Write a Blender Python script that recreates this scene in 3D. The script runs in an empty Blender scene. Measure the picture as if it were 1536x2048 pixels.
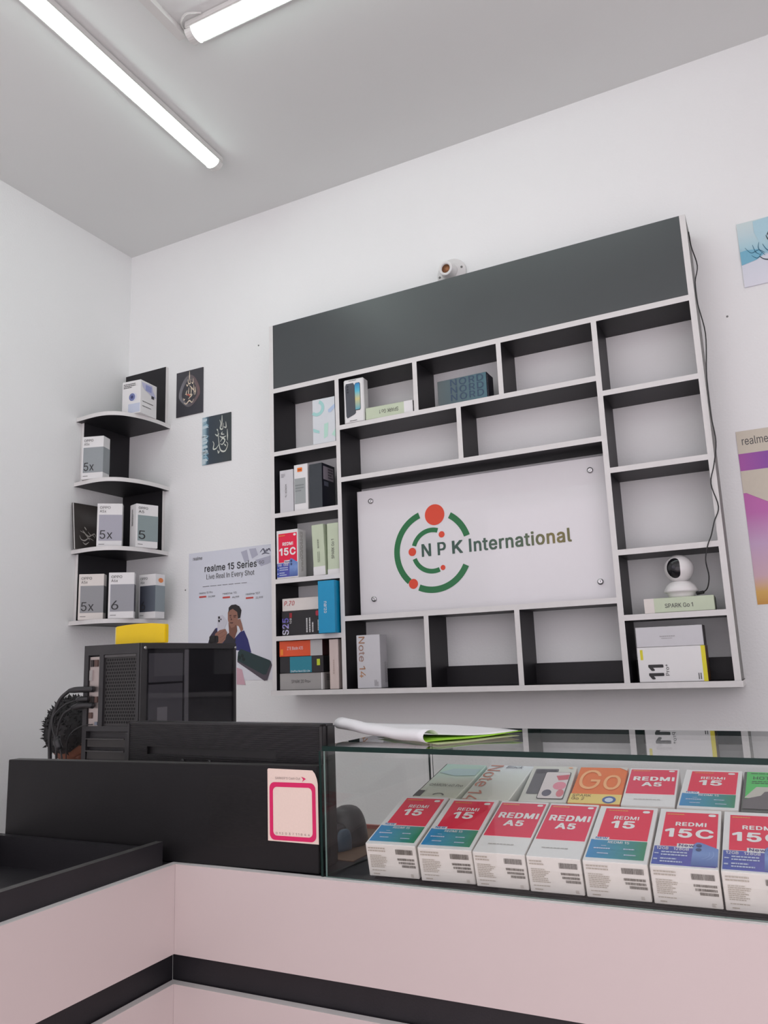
import bpy, bmesh, math, random
from mathutils import Vector, Matrix
random.seed(7)
R = math.radians
scene = bpy.context.scene
COL = scene.collection

# ---------------------------------------------------------------- camera
cam_d = bpy.data.cameras.new('camera')
cam_d.sensor_fit = 'HORIZONTAL'; cam_d.sensor_width = 36.0; cam_d.lens = 36.0 * 1555.548 / 1536.0
cam_d.clip_start = 0.02; cam_d.clip_end = 60
cam = bpy.data.objects.new('camera', cam_d); COL.objects.link(cam)
yaw, pitch, roll = -0.464155348, 0.19043786, -0.0382135299
fwd = Vector((math.sin(yaw) * math.cos(pitch), math.cos(yaw) * math.cos(pitch), math.sin(pitch)))
rt = Vector((math.cos(yaw), -math.sin(yaw), 0)); up = rt.cross(fwd)
r_ = rt * math.cos(roll) + up * math.sin(roll); u_ = -rt * math.sin(roll) + up * math.cos(roll)
cam.matrix_world = Matrix(((r_.x, u_.x, -fwd.x, 2.51), (r_.y, u_.y, -fwd.y, -2.48), (r_.z, u_.z, -fwd.z, 1.30), (0, 0, 0, 1)))
scene.camera = cam

# ---------------------------------------------------------------- world, exposure
wd = bpy.data.worlds.new('world'); scene.world = wd; wd.use_nodes = True
bg = wd.node_tree.nodes['Background']
bg.inputs[0].default_value = (0.99, 0.895, 0.97, 1); bg.inputs[1].default_value = 1.8
scene.view_settings.view_transform = 'Standard'; scene.view_settings.look = 'None'
scene.view_settings.exposure = -0.06; scene.view_settings.gamma = 1.0
scene.view_settings.use_curve_mapping = False
TUBE = 12.0          # emission of the LED battens
TUBE_COL = (0.85, 1.0, 0.945)

# ---------------------------------------------------------------- materials
MATS = {}
def mat(name, rgb, rough=0.5, metal=0.0, var=0.04, scale=30.0, bump=0.0, bscale=200.0, spec=0.5, coat=0.0):
    if name in MATS: return MATS[name]
    m = bpy.data.materials.new(name); m.use_nodes = True; MATS[name] = m
    nt = m.node_tree; N = nt.nodes; L = nt.links
    b = N['Principled BSDF']
    b.inputs['Roughness'].default_value = rough; b.inputs['Metallic'].default_value = metal
    b.inputs['Specular IOR Level'].default_value = spec; b.inputs['Coat Weight'].default_value = coat
    tc = N.new('ShaderNodeTexCoord'); no = N.new('ShaderNodeTexNoise'); no.inputs['Scale'].default_value = scale
    no.inputs['Detail'].default_value = 4
    L.new(tc.outputs['Object'], no.inputs['Vector'])
    mx = N.new('ShaderNodeMix'); mx.data_type = 'RGBA'
    mx.inputs['A'].default_value = (*[c * (1 - var) for c in rgb], 1)
    mx.inputs['B'].default_value = (*[min(1, c * (1 + var)) for c in rgb], 1)
    L.new(no.outputs['Fac'], mx.inputs['Factor']); L.new(mx.outputs['Result'], b.inputs['Base Color'])
    if bump:
        n2 = N.new('ShaderNodeTexNoise'); n2.inputs['Scale'].default_value = bscale; n2.inputs['Detail'].default_value = 3
        L.new(tc.outputs['Object'], n2.inputs['Vector'])
        bp = N.new('ShaderNodeBump'); bp.inputs['Strength'].default_value = bump; bp.inputs['Distance'].default_value = 0.004
        L.new(n2.outputs['Fac'], bp.inputs['Height']); L.new(bp.outputs['Normal'], b.inputs['Normal'])
    return m
def srgb(r, g, b):
    f = lambda c: (c / 255 / 12.92) if c / 255 <= 0.04045 else ((c / 255 + 0.055) / 1.055) ** 2.4
    return (f(r), f(g), f(b))
def cmat(r, g, b, rough=0.45, **k):
    return mat('print_%d_%d_%d_%d' % (r, g, b, rough * 100), srgb(r, g, b), rough, **k)
def grad(name, stops, axis=0, rough=0.4):
    """print whose colour runs along the object's own generated axis"""
    if name in MATS: return MATS[name]
    m = bpy.data.materials.new(name); m.use_nodes = True; MATS[name] = m
    nt = m.node_tree; N = nt.nodes; L = nt.links; b = N['Principled BSDF']; b.inputs['Roughness'].default_value = rough
    tc = N.new('ShaderNodeTexCoord'); sp = N.new('ShaderNodeSeparateXYZ'); L.new(tc.outputs['Generated'], sp.inputs[0])
    cr = N.new('ShaderNodeValToRGB'); L.new(sp.outputs[axis], cr.inputs[0])
    e = cr.color_ramp.elements
    while len(e) < len(stops): e.new(0.5)
    for i, (p, c) in enumerate(stops):
        e[i].position = p; e[i].color = (*srgb(*c), 1)
    L.new(cr.outputs[0], b.inputs['Base Color'])
    return m
def emit(name, rgb, s):
    m = bpy.data.materials.new(name); m.use_nodes = True; N = m.node_tree.nodes
    b = N['Principled BSDF']; b.inputs['Base Color'].default_value = (0.8, 0.8, 0.8, 1)
    b.inputs['Emission Color'].default_value = (*rgb, 1); b.inputs['Emission Strength'].default_value = s
    return m
def glass(name, tint, refl=1.0, rough=0.0, fac_add=0.0):
    if name in MATS: return MATS[name]
    m = bpy.data.materials.new(name); m.use_nodes = True; MATS[name] = m
    N = m.node_tree.nodes; L = m.node_tree.links; N.remove(N['Principled BSDF'])
    out = N['Material Output']; tr = N.new('ShaderNodeBsdfTransparent'); tr.inputs[0].default_value = (*tint, 1)
    gl = N.new('ShaderNodeBsdfGlossy'); gl.inputs['Roughness'].default_value = rough
    gl.inputs['Color'].default_value = (refl, refl, refl, 1)
    lw = N.new('ShaderNodeLayerWeight'); lw.inputs[0].default_value = 0.5
    pw = N.new('ShaderNodeMath'); pw.operation = 'POWER'; pw.inputs[1].default_value = 5.0
    fr = N.new('ShaderNodeMath'); fr.operation = 'MULTIPLY_ADD'; fr.inputs[1].default_value = 0.96; fr.inputs[2].default_value = 0.02
    L.new(lw.outputs['Facing'], pw.inputs[0]); L.new(pw.outputs[0], fr.inputs[0])
    mx = N.new('ShaderNodeMixShader')
    L.new(fr.outputs[0], mx.inputs[0]); L.new(tr.outputs[0], mx.inputs[1]); L.new(gl.outputs[0], mx.inputs[2])
    L.new(mx.outputs[0], out.inputs[0])
    return m

WALL = mat('wall_paint', (0.86, 0.875, 0.87), 0.75, var=0.015, scale=3, bump=0.22, bscale=130)
CEIL = mat('ceiling_paint', (0.74, 0.76, 0.75), 0.8, var=0.02, scale=2, bump=0.06, bscale=60)
FLOOR = mat('floor_tile', (0.82, 0.71, 0.65), 0.35, var=0.12, scale=6)
BLACK = mat('black_laminate', (0.015, 0.014, 0.017), 0.45, spec=.35, var=0.25, scale=14, bump=0.05, bscale=300)
FASCIA = mat('fascia_laminate', (0.024, 0.031, 0.035), 0.34, var=0.2, scale=5, bump=0.04, bscale=300, spec=1.0)
EDGE = mat('white_edge_band', (0.72, 0.71, 0.70), 0.5, var=0.05, scale=40)
WHITE = mat('white_laminate', (0.56, 0.485, 0.475), 0.42, var=0.02, scale=4)
CARD = mat('white_card', (0.78, 0.78, 0.78), 0.35, var=0.02, scale=20)
CREAM = mat('cream_card', (0.74, 0.70, 0.66), 0.45, var=0.03, scale=20)
PLASTIC_W = mat('white_plastic', (0.80, 0.79, 0.78), 0.3, var=0.02)
PLASTIC_B = mat('black_plastic', (0.018, 0.018, 0.020), 0.4, var=0.2)
STEEL = mat('brushed_steel', (0.55, 0.55, 0.56), 0.28, 1.0, var=0.1)
INK = mat('black_ink', (0.02, 0.02, 0.022), 0.5, var=0.05)
GREY_INK = mat('grey_ink', (0.075, 0.072, 0.07), 0.5, var=0.05)
WHITE_INK = mat('white_ink', (0.82, 0.82, 0.82), 0.45, var=0.02)
GLASS = glass('clear_glass', (0.98, 0.99, 0.985), 0.8)
GLASS_EDGE = mat('glass_edge_green', (0.004, 0.022, 0.018), 0.35, var=0.3, scale=60, spec=.25)
GLASS_SIDE = mat('glass_edge_pale', (0.22, 0.33, 0.30), 0.2, var=0.2, scale=30)

# ---------------------------------------------------------------- mesh helpers
def link(name, me, parent=None, mw=None, ml=None):
    o = bpy.data.objects.new(name, me); COL.objects.link(o)
    if parent is not None: o.parent = parent
    if ml is not None: o.matrix_basis = ml
    elif mw is not None: o.matrix_basis = mw
    return o
def tag(o, label=None, cat=None, group=None, kind=None):
    if label: o['label'] = label
    if cat: o['category'] = cat
    if group: o['group'] = group
    if kind: o['kind'] = kind
    return o
def empty(name, loc, label=None, cat=None, group=None, rz=0.0):
    o = bpy.data.objects.new(name, None); COL.objects.link(o); o.location = loc; o.rotation_euler.z = rz
    o.empty_display_size = 0.05
    return tag(o, label, cat, group)
def mesh_of(bm, name, mats, smooth=False):
    me = bpy.data.meshes.new(name); bm.normal_update(); bm.to_mesh(me); bm.free()
    for m in mats: me.materials.append(m)
    if smooth:
        for p in me.polygons: p.use_smooth = True
    return me
def bm_box(bm, a, b, mi=0, M=None):
    vs = []
    for x in (a[0], b[0]):
        for y in (a[1], b[1]):
            for z in (a[2], b[2]):
                v = Vector((x, y, z)); vs.append(bm.verts.new(M @ v if M else v))
    fs = []
    for q in ((0, 1, 3, 2), (4, 6, 7, 5), (0, 4, 5, 1), (2, 3, 7, 6), (0, 2, 6, 4), (1, 5, 7, 3)):
        f = bm.faces.new([vs[i] for i in q]); f.material_index = mi; fs.append(f)
    return fs
def box(name, a, b, m, parent=None, bevel=0.0, front=None, faces=None):
    """axis-aligned board; 'faces' maps '-y','+x' ... to another material (edge banding)"""
    bm = bmesh.new(); fs = bm_box(bm, a, b); mats = [m]
    if bevel:
        bmesh.ops.bevel(bm, geom=bm.edges[:], offset=bevel, segments=2, affect='EDGES')
    if faces:
        bm.normal_update()
        for k, mm in faces.items():
            mats.append(mm); i = 'xyz'.index(k[1]); s = 1 if k[0] == '+' else -1
            for f in bm.faces:
                if f.normal[i] * s > 0.9: f.material_index = len(mats) - 1
    return link(name, mesh_of(bm, name, mats), parent)
def loft(name, rings, m, parent=None, closed=True, caps=True, smooth=True, mats=None):
    bm = bmesh.new(); R_ = [[bm.verts.new(p) for p in r] for r in rings]; n = len(rings[0])
    for a, b in zip(R_, R_[1:]):
        for i in range(n if closed else n - 1):
            j = (i + 1) % n; bm.faces.new((a[i], a[j], b[j], b[i]))
    if caps and closed:
        bm.faces.new(R_[0][::-1]); bm.faces.new(R_[-1])
    bmesh.ops.recalc_face_normals(bm, faces=bm.faces[:])
    me = mesh_of(bm, name, mats or [m], smooth)
    return link(name, me, parent)
def lathe(name, prof, m, parent=None, ml=None, seg=32, smooth=True):
    bm = bmesh.new(); rings = []
    for r, z in prof:
        rings.append([bm.verts.new((max(r, 1e-5) * math.cos(2 * math.pi * i / seg), max(r, 1e-5) * math.sin(2 * math.pi * i / seg), z)) for i in range(seg)])
    for a, b in zip(rings, rings[1:]):
        for i in range(seg):
            j = (i + 1) % seg; bm.faces.new((a[i], a[j], b[j], b[i]))
    bm.faces.new(rings[0][::-1]); bm.faces.new(rings[-1])
    bmesh.ops.recalc_face_normals(bm, faces=bm.faces[:])
    o = link(name, mesh_of(bm, name, [m], smooth), parent, ml=ml)
    return o
def catmull(pts, sub=6):
    P = [Vector(p) for p in pts]; out = []
    for i in range(len(P) - 1):
        p0 = P[max(i - 1, 0)]; p1 = P[i]; p2 = P[i + 1]; p3 = P[min(i + 2, len(P) - 1)]
        for k in range(sub):
            t = k / sub
            out.append(0.5 * ((2 * p1) + (p2 - p0) * t + (2 * p0 - 5 * p1 + 4 * p2 - p3) * t * t + (3 * p1 - p0 - 3 * p2 + p3) * t ** 3))
    out.append(P[-1]); return out
def tube(name, pts, r, m, parent=None, seg=8, sub=6, smooth=True):
    P = catmull(pts, sub); rings = []
    n = Vector((0.31, 0.53, 0.79))
    for i, p in enumerate(P):
        t = (P[min(i + 1, len(P) - 1)] - P[max(i - 1, 0)]).normalized()
        n = (n - t * n.dot(t)).normalized(); b = t.cross(n)
        rr = r(i / (len(P) - 1)) if callable(r) else r
        rings.append([p + (n * math.cos(2 * math.pi * k / seg) + b * math.sin(2 * math.pi * k / seg)) * rr for k in range(seg)])
    return loft(name, rings, m, parent, smooth=smooth)

# ---- flat print on a face of a box (or any plane): a face frame is (origin, U, V, Nrm) in the parent's space
class Face:
    def __init__(s, parent, o, u, v):
        s.p = parent; s.o = Vector(o); s.u = Vector(u); s.v = Vector(v); s.n = s.u.cross(s.v).normalized()
    def mtx(s, r, lift, rot=0):
        u0, v0, u1, v1 = r
        o = s.o + s.u * u0 + s.v * v0; U = s.u * (u1 - u0); V = s.v * (v1 - v0)
        if rot == 90: o, U, V = o + U, V, -U
        elif rot == 180: o, U, V = o + U + V, -U, -V
        elif rot == 270: o, U, V = o + V, -V, U
        o = o + s.n * lift
        return Matrix(((U.x, V.x, s.n.x, o.x), (U.y, V.y, s.n.y, o.y), (U.z, V.z, s.n.z, o.z), (0, 0, 0, 1)))
_quad = {}
def panel(F, r, m, lift=0.0006, name='printed_panel'):
    k = ('q', m.name)
    if k not in _quad:
        bm = bmesh.new(); bm_box(bm, (0, 0, -0.0006), (1, 1, 0)); _quad[k] = mesh_of(bm, 'panel', [m])
    return link(name, _quad[k], F.p, ml=F.mtx(r, lift))
_txt = {}
try:                                                   # a face that ships inside Blender; the built-in one otherwise
    import os
    _fp = os.path.join(bpy.utils.system_resource('DATAFILES', path='fonts'), 'Inter.woff2')
    FONT = bpy.data.fonts.load(_fp) if os.path.exists(_fp) else None
except Exception:
    FONT = None
_gl = {}
def outline(body):
    c = bpy.data.curves.new('t', 'FONT'); c.body = body; c.resolution_u = 4; c.fill_mode = 'NONE'
    if FONT: c.font = FONT
    o = bpy.data.objects.new('t', c); COL.objects.link(o)
    me = bpy.data.meshes.new_from_object(o.evaluated_get(bpy.context.evaluated_depsgraph_get()))
    bpy.data.objects.remove(o); bpy.data.curves.remove(c)
    V = [tuple(v.co.xy) for v in me.vertices]; E = []
    for e in me.edges:
        a, b = sorted(e.vertices)
        if b - a > 1: a, b = b, a                     # the edge that closes an outline
        E.append(V[a] + V[b])
    bpy.data.meshes.remove(me)
    return E
def glyph(ch):
    """outline edges and advance of one letter; plain bar I and footless 1 as on the packaging"""
    if ch in _gl: return _gl[ch]
    H = max(e[1] for e in (outline('H') if 'H' not in _gl else _gl['H'][0])); st = .135 * H
    if ch in 'I1':
        P = [(.13 * H, 0), (.13 * H + st, 0), (.13 * H + st, H), (.13 * H, H)] if ch == 'I' else [(.32 * H, 0), (.32 * H + st, 0), (.32 * H + st, H), (.34 * H, H), (.06 * H, .80 * H), (.06 * H, .65 * H), (.32 * H, .83 * H)]
        r = ([P[k] + P[(k + 1) % len(P)] for k in range(len(P))], .26 * H + st if ch == 'I' else .46 * H + st)
    else:
        bar = outline('|'); w = max(e[0] for e in bar); q = outline('|' + ch + '|')
        ed = [] if ch == ' ' else outline(ch)
        r = (ed, max(e[0] for e in q) - w - (max(e[0] for e in outline('||')) - w))
    _gl[ch] = r
    return r
def unit_text(s, m, bold=0.0, shear=0.0, spacing=1.0, align='LEFT'):
    """lettering as flat geometry in a unit square: outlines of the type filled row by row, heavier by 'bold'"""
    k = (s, m.name, bold, shear, spacing, align)
    if k in _txt: return _txt[k]
    E = []; lines = s.split('\n')
    for li, ln in enumerate(lines):
        px = 0.0
        for ch in ln:
            ed, adv = glyph(ch)
            E += [(a + px + b * shear, b - li * 1.0, c + px + d_ * shear, d_ - li * 1.0) for a, b, c, d_ in ed]
            px += adv * spacing + bold * 1.6
    y0 = min(min(e[1], e[3]) for e in E); y1 = max(max(e[1], e[3]) for e in E)
    N = 44 * (1 + s.count('\n')) if len(s) < 24 else 30
    y0 -= bold; y1 += bold; dy = (y1 - y0) / N; sub = max(1, math.ceil(bold / dy)); rows = []
    for r in range(N):
        y = y0 + (r + .5) * dy; X = []
        for (ax, ay, bx, by) in E:
            if (ay <= y < by) or (by <= y < ay): X.append((ax + (y - ay) / (by - ay) * (bx - ax), 1 if by > ay else -1))
        X.sort(); wn = 0; runs = []; st = 0
        for x, d_ in X:
            if wn == 0: st = x
            wn += d_
            if wn == 0 and x > st: runs.append((st, x))
        rows.append(runs)
    bm = bmesh.new(); out = []
    for r in range(N):
        iv = []
        for q in range(-sub, sub + 1) if bold else (0,):
            if 0 <= r + q < N and abs(q * dy) <= bold + 1e-9:
                g = math.sqrt(max(0, bold * bold - (q * dy) ** 2)); iv += [(a - g, b + g) for a, b in rows[r + q]]
        iv.sort(); mg = []
        for a, b in iv:
            if mg and a <= mg[-1][1]: mg[-1][1] = max(mg[-1][1], b)
            else: mg.append([a, b])
        out.append(mg)
    x0 = min(a for r in out for a, b in r); x1 = max(b for r in out for a, b in r); used = [r for r in range(N) if out[r]]; lo, hi = used[0], used[-1] + 1
    for r in range(N):
        for a, b in out[r]:
            p, q = (a - x0) / (x1 - x0), (b - x0) / (x1 - x0); u, w = (r - lo) / (hi - lo), (r + 1 - lo) / (hi - lo)
            bm.faces.new([bm.verts.new(t) for t in ((p, u, 0), (q, u, 0), (q, w, 0), (p, w, 0))])
    me = mesh_of(bm, 'lettering', [m]); _txt[k] = me
    return me
def text(F, s, r, m, bold=0.0, rot=0, lift=0.0010, shear=0.0, spacing=1.0, align='LEFT', name='lettering'):
    return link(name, unit_text(s, m, bold, shear, spacing, align), F.p, ml=F.mtx(r, lift, rot))
def poly(F, pts, m, lift=0.0008, name='printed_shape', mats=None):
    """flat outline in face fractions"""
    bm = bmesh.new(); bm.faces.new([bm.verts.new((x, y, 0)) for x, y in pts])
    bmesh.ops.recalc_face_normals(bm, faces=bm.faces[:]); bm.normal_update()
    for f in bm.faces:
        if f.normal.z < 0: f.normal_flip()
    return link(name, mesh_of(bm, name, [m]), F.p, ml=F.mtx((0, 0, 1, 1), lift))
def multi(F, polys, m, lift=0.0008, name='printed_shape'):
    bm = bmesh.new()
    for pts in polys:
        f = bm.faces.new([bm.verts.new((x, y, 0)) for x, y in pts]); f.normal_update()
        if f.normal.z < 0: f.normal_flip()
    return link(name, mesh_of(bm, name, [m]), F.p, ml=F.mtx((0, 0, 1, 1), lift))
def rrect(u0, v0, u1, v1, r, asp=1.0, n=5):
    """rounded rectangle; asp = U length / V length so corners stay round"""
    ru, rv = r, r * asp; out = []
    for cx, cy, a in ((u1 - ru, v1 - rv, 0), (u0 + ru, v1 - rv, 90), (u0 + ru, v0 + rv, 180), (u1 - ru, v0 + rv, 270)):
        for k in range(n + 1):
            t = R(a + 90 * k / n); out.append((cx + ru * math.cos(t), cy + rv * math.sin(t)))
    return out
def ellipse(cx, cy, rx, ry, n=24):
    return [(cx + rx * math.cos(2 * math.pi * k / n), cy + ry * math.sin(2 * math.pi * k / n)) for k in range(n)]
def arc_quads(cx, cy, ri, ro, a0, a1, sx=1.0, sy=1.0, n=20):
    q = []
    for k in range(n):
        t0 = R(a0 + (a1 - a0) * k / n); t1 = R(a0 + (a1 - a0) * (k + 1) / n)
        q.append([(cx + r * math.cos(t) * sx, cy + r * math.sin(t) * sy) for r, t in ((ri, t0), (ro, t0), (ro, t1), (ri, t1))])
    return q
def stroke(pts, w0, w1=None, wm=None, asp=1.0, sub=5):
    """pen stroke: list of quads along a smooth path, width w0 -> wm -> w1"""
    w1 = w0 if w1 is None else w1; wm = max(w0, w1) if wm is None else wm
    P = [p.xy for p in catmull([(x, y, 0) for x, y in pts], sub)]; n = len(P); side = []
    for i, p in enumerate(P):
        t = P[min(i + 1, n - 1)] - P[max(i - 1, 0)]; d = Vector((-t.y * asp, t.x / asp)) if t.length else Vector((0, 1))
        d.normalize(); f = i / (n - 1)
        w = w0 + (wm - w0) * min(1, 2 * f) if f < .5 else wm + (w1 - wm) * (2 * f - 1)
        side.append((p + d * w * .5, p - d * w * .5))
    return [[a[0], b[0], b[1], a[1]] for a, b in zip(side, side[1:])]
_lines = {}
def fine_print(F, r, m, rows, barcode=(), icons=False, seed=1, lift=0.0010, name='fine_print', rot=0):
    """rows of tiny text as ragged dashes plus barcodes; one mesh, shared"""
    k = (m.name, rows, barcode, icons, seed)
    if k not in _lines:
        rnd = random.Random(seed); bm = bmesh.new()
        def q(x0, y0, x1, y1): bm.faces.new([bm.verts.new(p) for p in ((x0, y0, 0), (x1, y0, 0), (x1, y1, 0), (x0, y1, 0))])
        for (x0, y0, x1, y1, n) in rows:
            hh = (y1 - y0) / n
            for i in range(n):
                y = y1 - hh * (i + 1); x = x0; end = x1 - rnd.random() * (x1 - x0) * .35
                while x < end:
                    w = (x1 - x0) * rnd.uniform(.06, .16); q(x, y + hh * .25, min(x + w, end), y + hh * .72); x += w + (x1 - x0) * .022
        for (x0, y0, x1, y1) in barcode:
            x = x0
            while x < x1:
                w = (x1 - x0) * rnd.choice((.008, .014, .022)); q(x, y0, min(x + w, x1), y1); x += w + (x1 - x0) * rnd.choice((.008, .014))
        _lines[k] = mesh_of(bm, 'fine_print', [m])
    return link(name, _lines[k], F.p, ml=F.mtx(r, lift, rot))

# ---- phone boxes
def carton(name, x, y, z, yaw, w, h, d, m, label, group=None, tilt=0.0, cat='phone box', lid=True, bev=0.0012, lean=0.0):
    bm = bmesh.new(); bm_box(bm, (0, 0, 0), (w, d, h))
    bmesh.ops.bevel(bm, geom=bm.edges[:], offset=bev, segments=1, affect='EDGES')
    M = Matrix.Translation((x, y, z)) @ Matrix.Rotation(R(yaw), 4, 'Z') @ Matrix.Rotation(R(tilt), 4, 'X') @ Matrix.Rotation(R(lean), 4, 'Y')
    o = link(name, mesh_of(bm, name, [m]), mw=M); tag(o, label, cat, group)
    o['dims'] = (w, h, d)
    return o
def face(o, f):
    w, h, d = o['dims']
    if f == 'front': return Face(o, (0, 0, 0), (w, 0, 0), (0, 0, h))
    if f == 'right': return Face(o, (w, 0, 0), (0, d, 0), (0, 0, h))
    if f == 'left': return Face(o, (0, d, 0), (0, -d, 0), (0, 0, h))
    if f == 'top': return Face(o, (0, 0, h), (w, 0, 0), (0, d, 0))

# ================================================================ THE ROOM
def struct(name, a, b, m): return tag(box(name, a, b, m), kind='structure')
RX, FY, CZ = 3.9, -5.0, 3.20
struct('floor', (-.1, FY, -.1), (RX + .1, .1, 0), FLOOR)
struct('ceiling', (-.1, FY, CZ), (RX + .1, .1, CZ + .12), CEIL)
struct('wall_back', (-.1, 0, 0), (RX + .1, .1, CZ), WALL)
struct('wall_left', (-.1, FY, 0), (0, 0, CZ), WALL)
struct('wall_right', (RX, -1.6, 0), (RX + .1, 0, CZ), WALL)             # stops short: unseen side opening added to let fill light in
struct('trim_2', (RX, FY, 2.75), (RX + .1, -1.6, CZ), WALL)  # beam over the added side opening
struct('trim_1', (-.1, FY, 2.75), (RX + .1, FY + .1, CZ), WALL)       # the beam above the open shop front

# ---- ceiling battens
DIFF = emit('led_diffuser', TUBE_COL, TUBE)
HOUS = mat('batten_housing', (0.70, 0.70, 0.68), 0.4)
def batten(p0, p1, label, group='led battens on the ceiling', cap=True):
    p0 = Vector(p0); p1 = Vector(p1); L = (p1 - p0).length; a = math.atan2(p1.y - p0.y, p1.x - p0.x)
    t = empty('ceiling_light', (p0.x, p0.y, CZ), label, 'light', group, rz=a)
    hs = box('housing', (-.012, -.037, -.022), (L + .012, .037, -.0005), HOUS, t, bevel=.003)
    prof = [(math.cos(R(k)) * .027, -.020 - math.sin(R(k)) * .020) for k in range(0, 181, 15)]
    loft('diffuser', [[Vector((x, p[0], p[1])) for p in prof] for x in (0.006, L - .006)], DIFF, t, smooth=False)
    for x0, x1 in ((-.018, .006), (L - .006, L + .018)):
        loft('end_cap', [[Vector((x, p[0] * 1.12, p[1] * 1.08 + .001)) for p in prof] for x in (x0, x1)], HOUS, hs, smooth=False)
    return t
batten((.795, -.385), (.842, -1.60), 'long led batten running away from the wall at upper left of the ceiling')
batten((1.143, -.897), (2.36, -.885), 'led batten parallel to the shelf wall, cable duct at its left end')
for x_, y_, l_ in ((.5, -2.7, 'led batten behind the photographer, left one of the nearer pair'), (2.3, -2.7, 'led batten behind the photographer, right one of the nearer pair'), (.5, -4.0, 'led batten near the shop front, left one of the farther pair'), (2.3, -4.0, 'led batten near the shop front, right one of the farther pair')):
    batten((x_, y_), (x_ + 1.2, y_), l_, 'led battens behind the photographer')
d = box('cable_duct', (1.083, -2.4, CZ - .020), (1.112, -.90, CZ - .0005), HOUS)
tag(d, 'thin white cable duct on the ceiling ending at the second batten', 'cable duct')
w = tube('lamp_wire', [(1.112, -.905, CZ - .004), (1.13, -.945, CZ - .012), (1.165, -.962, CZ - .012), (1.20, -.938, CZ - .006)], .0028, HOUS)
tag(w, 'short loop of white wire beside the end of the second batten', 'wire')

# ================================================================ WALL SHELF
FYS = -.15                       # front plane of the shelf unit
shelf = empty('display_shelf', (1.635, 0, 1.199), 'large black wall shelf with white front edges and a dark fascia board', 'shelf')
def part(name, a, b, m, par, faces=None):
    c = Vector(par.location)
    return box(name, Vector(a) - c, Vector(b) - c, m, par, faces=faces)
FR = {'-y': EDGE}
part('upright', (.877, FYS, 1.2155), (.8945, 0, 2.589), BLACK, shelf, {'-y': EDGE, '-x': EDGE, '+z': EDGE})
part('upright', (2.3765, FYS, 1.2155), (2.3935, 0, 2.589), BLACK, shelf, {'-y': EDGE, '+x': mat('raw_board_grey', (.22, .22, .21), .6), '+z': EDGE})
part('upright', (1.1625, FYS, 1.2155), (1.179, 0, 2.314), BLACK, shelf, FR)
part('upright', (2.088, FYS, 1.2155), (2.1045, 0, 2.314), BLACK, shelf, FR)
part('bottom_board', (.872, FYS - .004, 1.199), (2.397, 0, 1.2155), BLACK, shelf, {'-y': EDGE, '-x': EDGE, '+x': EDGE})
part('head_board', (.8945, FYS, 2.314), (2.3765, 0, 2.332), BLACK, shelf, FR)
part('fascia_panel', (.8945, FYS + .001, 2.332), (2.3765, FYS + .0165, 2.589), FASCIA, shelf)
part('top_board', (.8945, FYS + .0165, 2.572), (2.3765, 0, 2.588), BLACK, shelf)
for z in (2.084, 1.850, 1.608, 1.404): part('shelf_board', (.8945, FYS, z - .0165), (1.1625, 0, z), BLACK, shelf, FR)
for z in (2.087, 1.845, 1.597, 1.407): part('shelf_board', (2.1045, FYS, z - .0165), (2.3765, 0, z), BLACK, shelf, FR)
for z in (2.139, 1.947, 1.459): part('shelf_board', (1.179, FYS, z - .017), (2.088, 0, z), BLACK, shelf, FR)
for x, z0, z1 in ((1.474, 2.139, 2.314), (1.7775, 2.139, 2.314), (1.626, 1.947, 2.122), (1.473, 1.2155, 1.442), (1.778, 1.2155, 1.442)):
    part('divider', (x, FYS, z0), (x + .0165, 0, z1), BLACK, shelf, FR)
for x0, x1 in ((.8945, 1.1625), (1.179, 1.473), (1.4895, 1.778), (1.7945, 2.088), (2.1045, 2.3765)):
    part('back_cleat', (x0, -.0165, 1.2155), (x1, -.0002, 1.278), BLACK, shelf)

# ---- shop sign inside the shelf
SIGN = mat('sign_acrylic', (0.76, 0.75, 0.77), 0.12, var=0.01, coat=0.6)
sgn = empty('shop_sign', (1.205, -.084, 1.4595), 'white shop sign with a green ring logo and lettering inside the shelf', 'sign')
spl = box('sign_plate', (0, 0, 0), (.873, .005, .4425), SIGN, sgn, bevel=.0008)
SF = Face(spl, (0, 0, 0), (1, 0, 0), (0, 0, 1))
G = mat('sign_green', srgb(20, 112, 60), 0.3, var=0.03); OR = mat('sign_orange', srgb(222, 68, 38), 0.3, var=0.03)
DG = mat('sign_dark_green', srgb(52, 84, 72), 0.3, var=0.03)
OLV = grad('sign_letter_green', [(0, (56, 88, 76)), (.55, (74, 98, 74)), (.85, (128, 116, 62)), (1, (104, 104, 62))], 0, .3)  # olive towards the right is a reflection painted into the letters
sx, sz = 1.205, 1.4595
cx, cz = 1.487 - sx, 1.663 - sz
for a0, a1 in ((108.6, 228), (246, 333.4), (16.6, 58.7)): multi(SF, arc_quads(cx, cz, .1215, .143, a0, a1, n=24), G, .0008, 'outer_arc')
for a0, a1 in ((71, 162), (199, 290)): multi(SF, arc_quads(cx, cz, .062, .078, a0, a1, n=18), G, .0008, 'inner_arc')
for bx, bz, br in ((1.502, 1.784, .036), (1.524, 1.714, .0108), (1.413, 1.665, .0142), (1.523, 1.602, .0086), (1.412, 1.556, .017)):
    poly(SF, ellipse(bx - sx, bz - sz, br, br, 28), OR, .0009, 'orange_dot')
for ch_, a_, b_ in (('N', 1.448, 1.4827), ('P', 1.5065, 1.537), ('K', 1.559, 1.597)): text(SF, ch_, (a_ - sx, 1.6445 - sz, b_ - sx, 1.688 - sz), DG, .022)
text(SF, 'International', (1.619 - sx, 1.645 - sz, 1.958 - sx, 1.690 - sz), OLV, .022)
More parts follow.
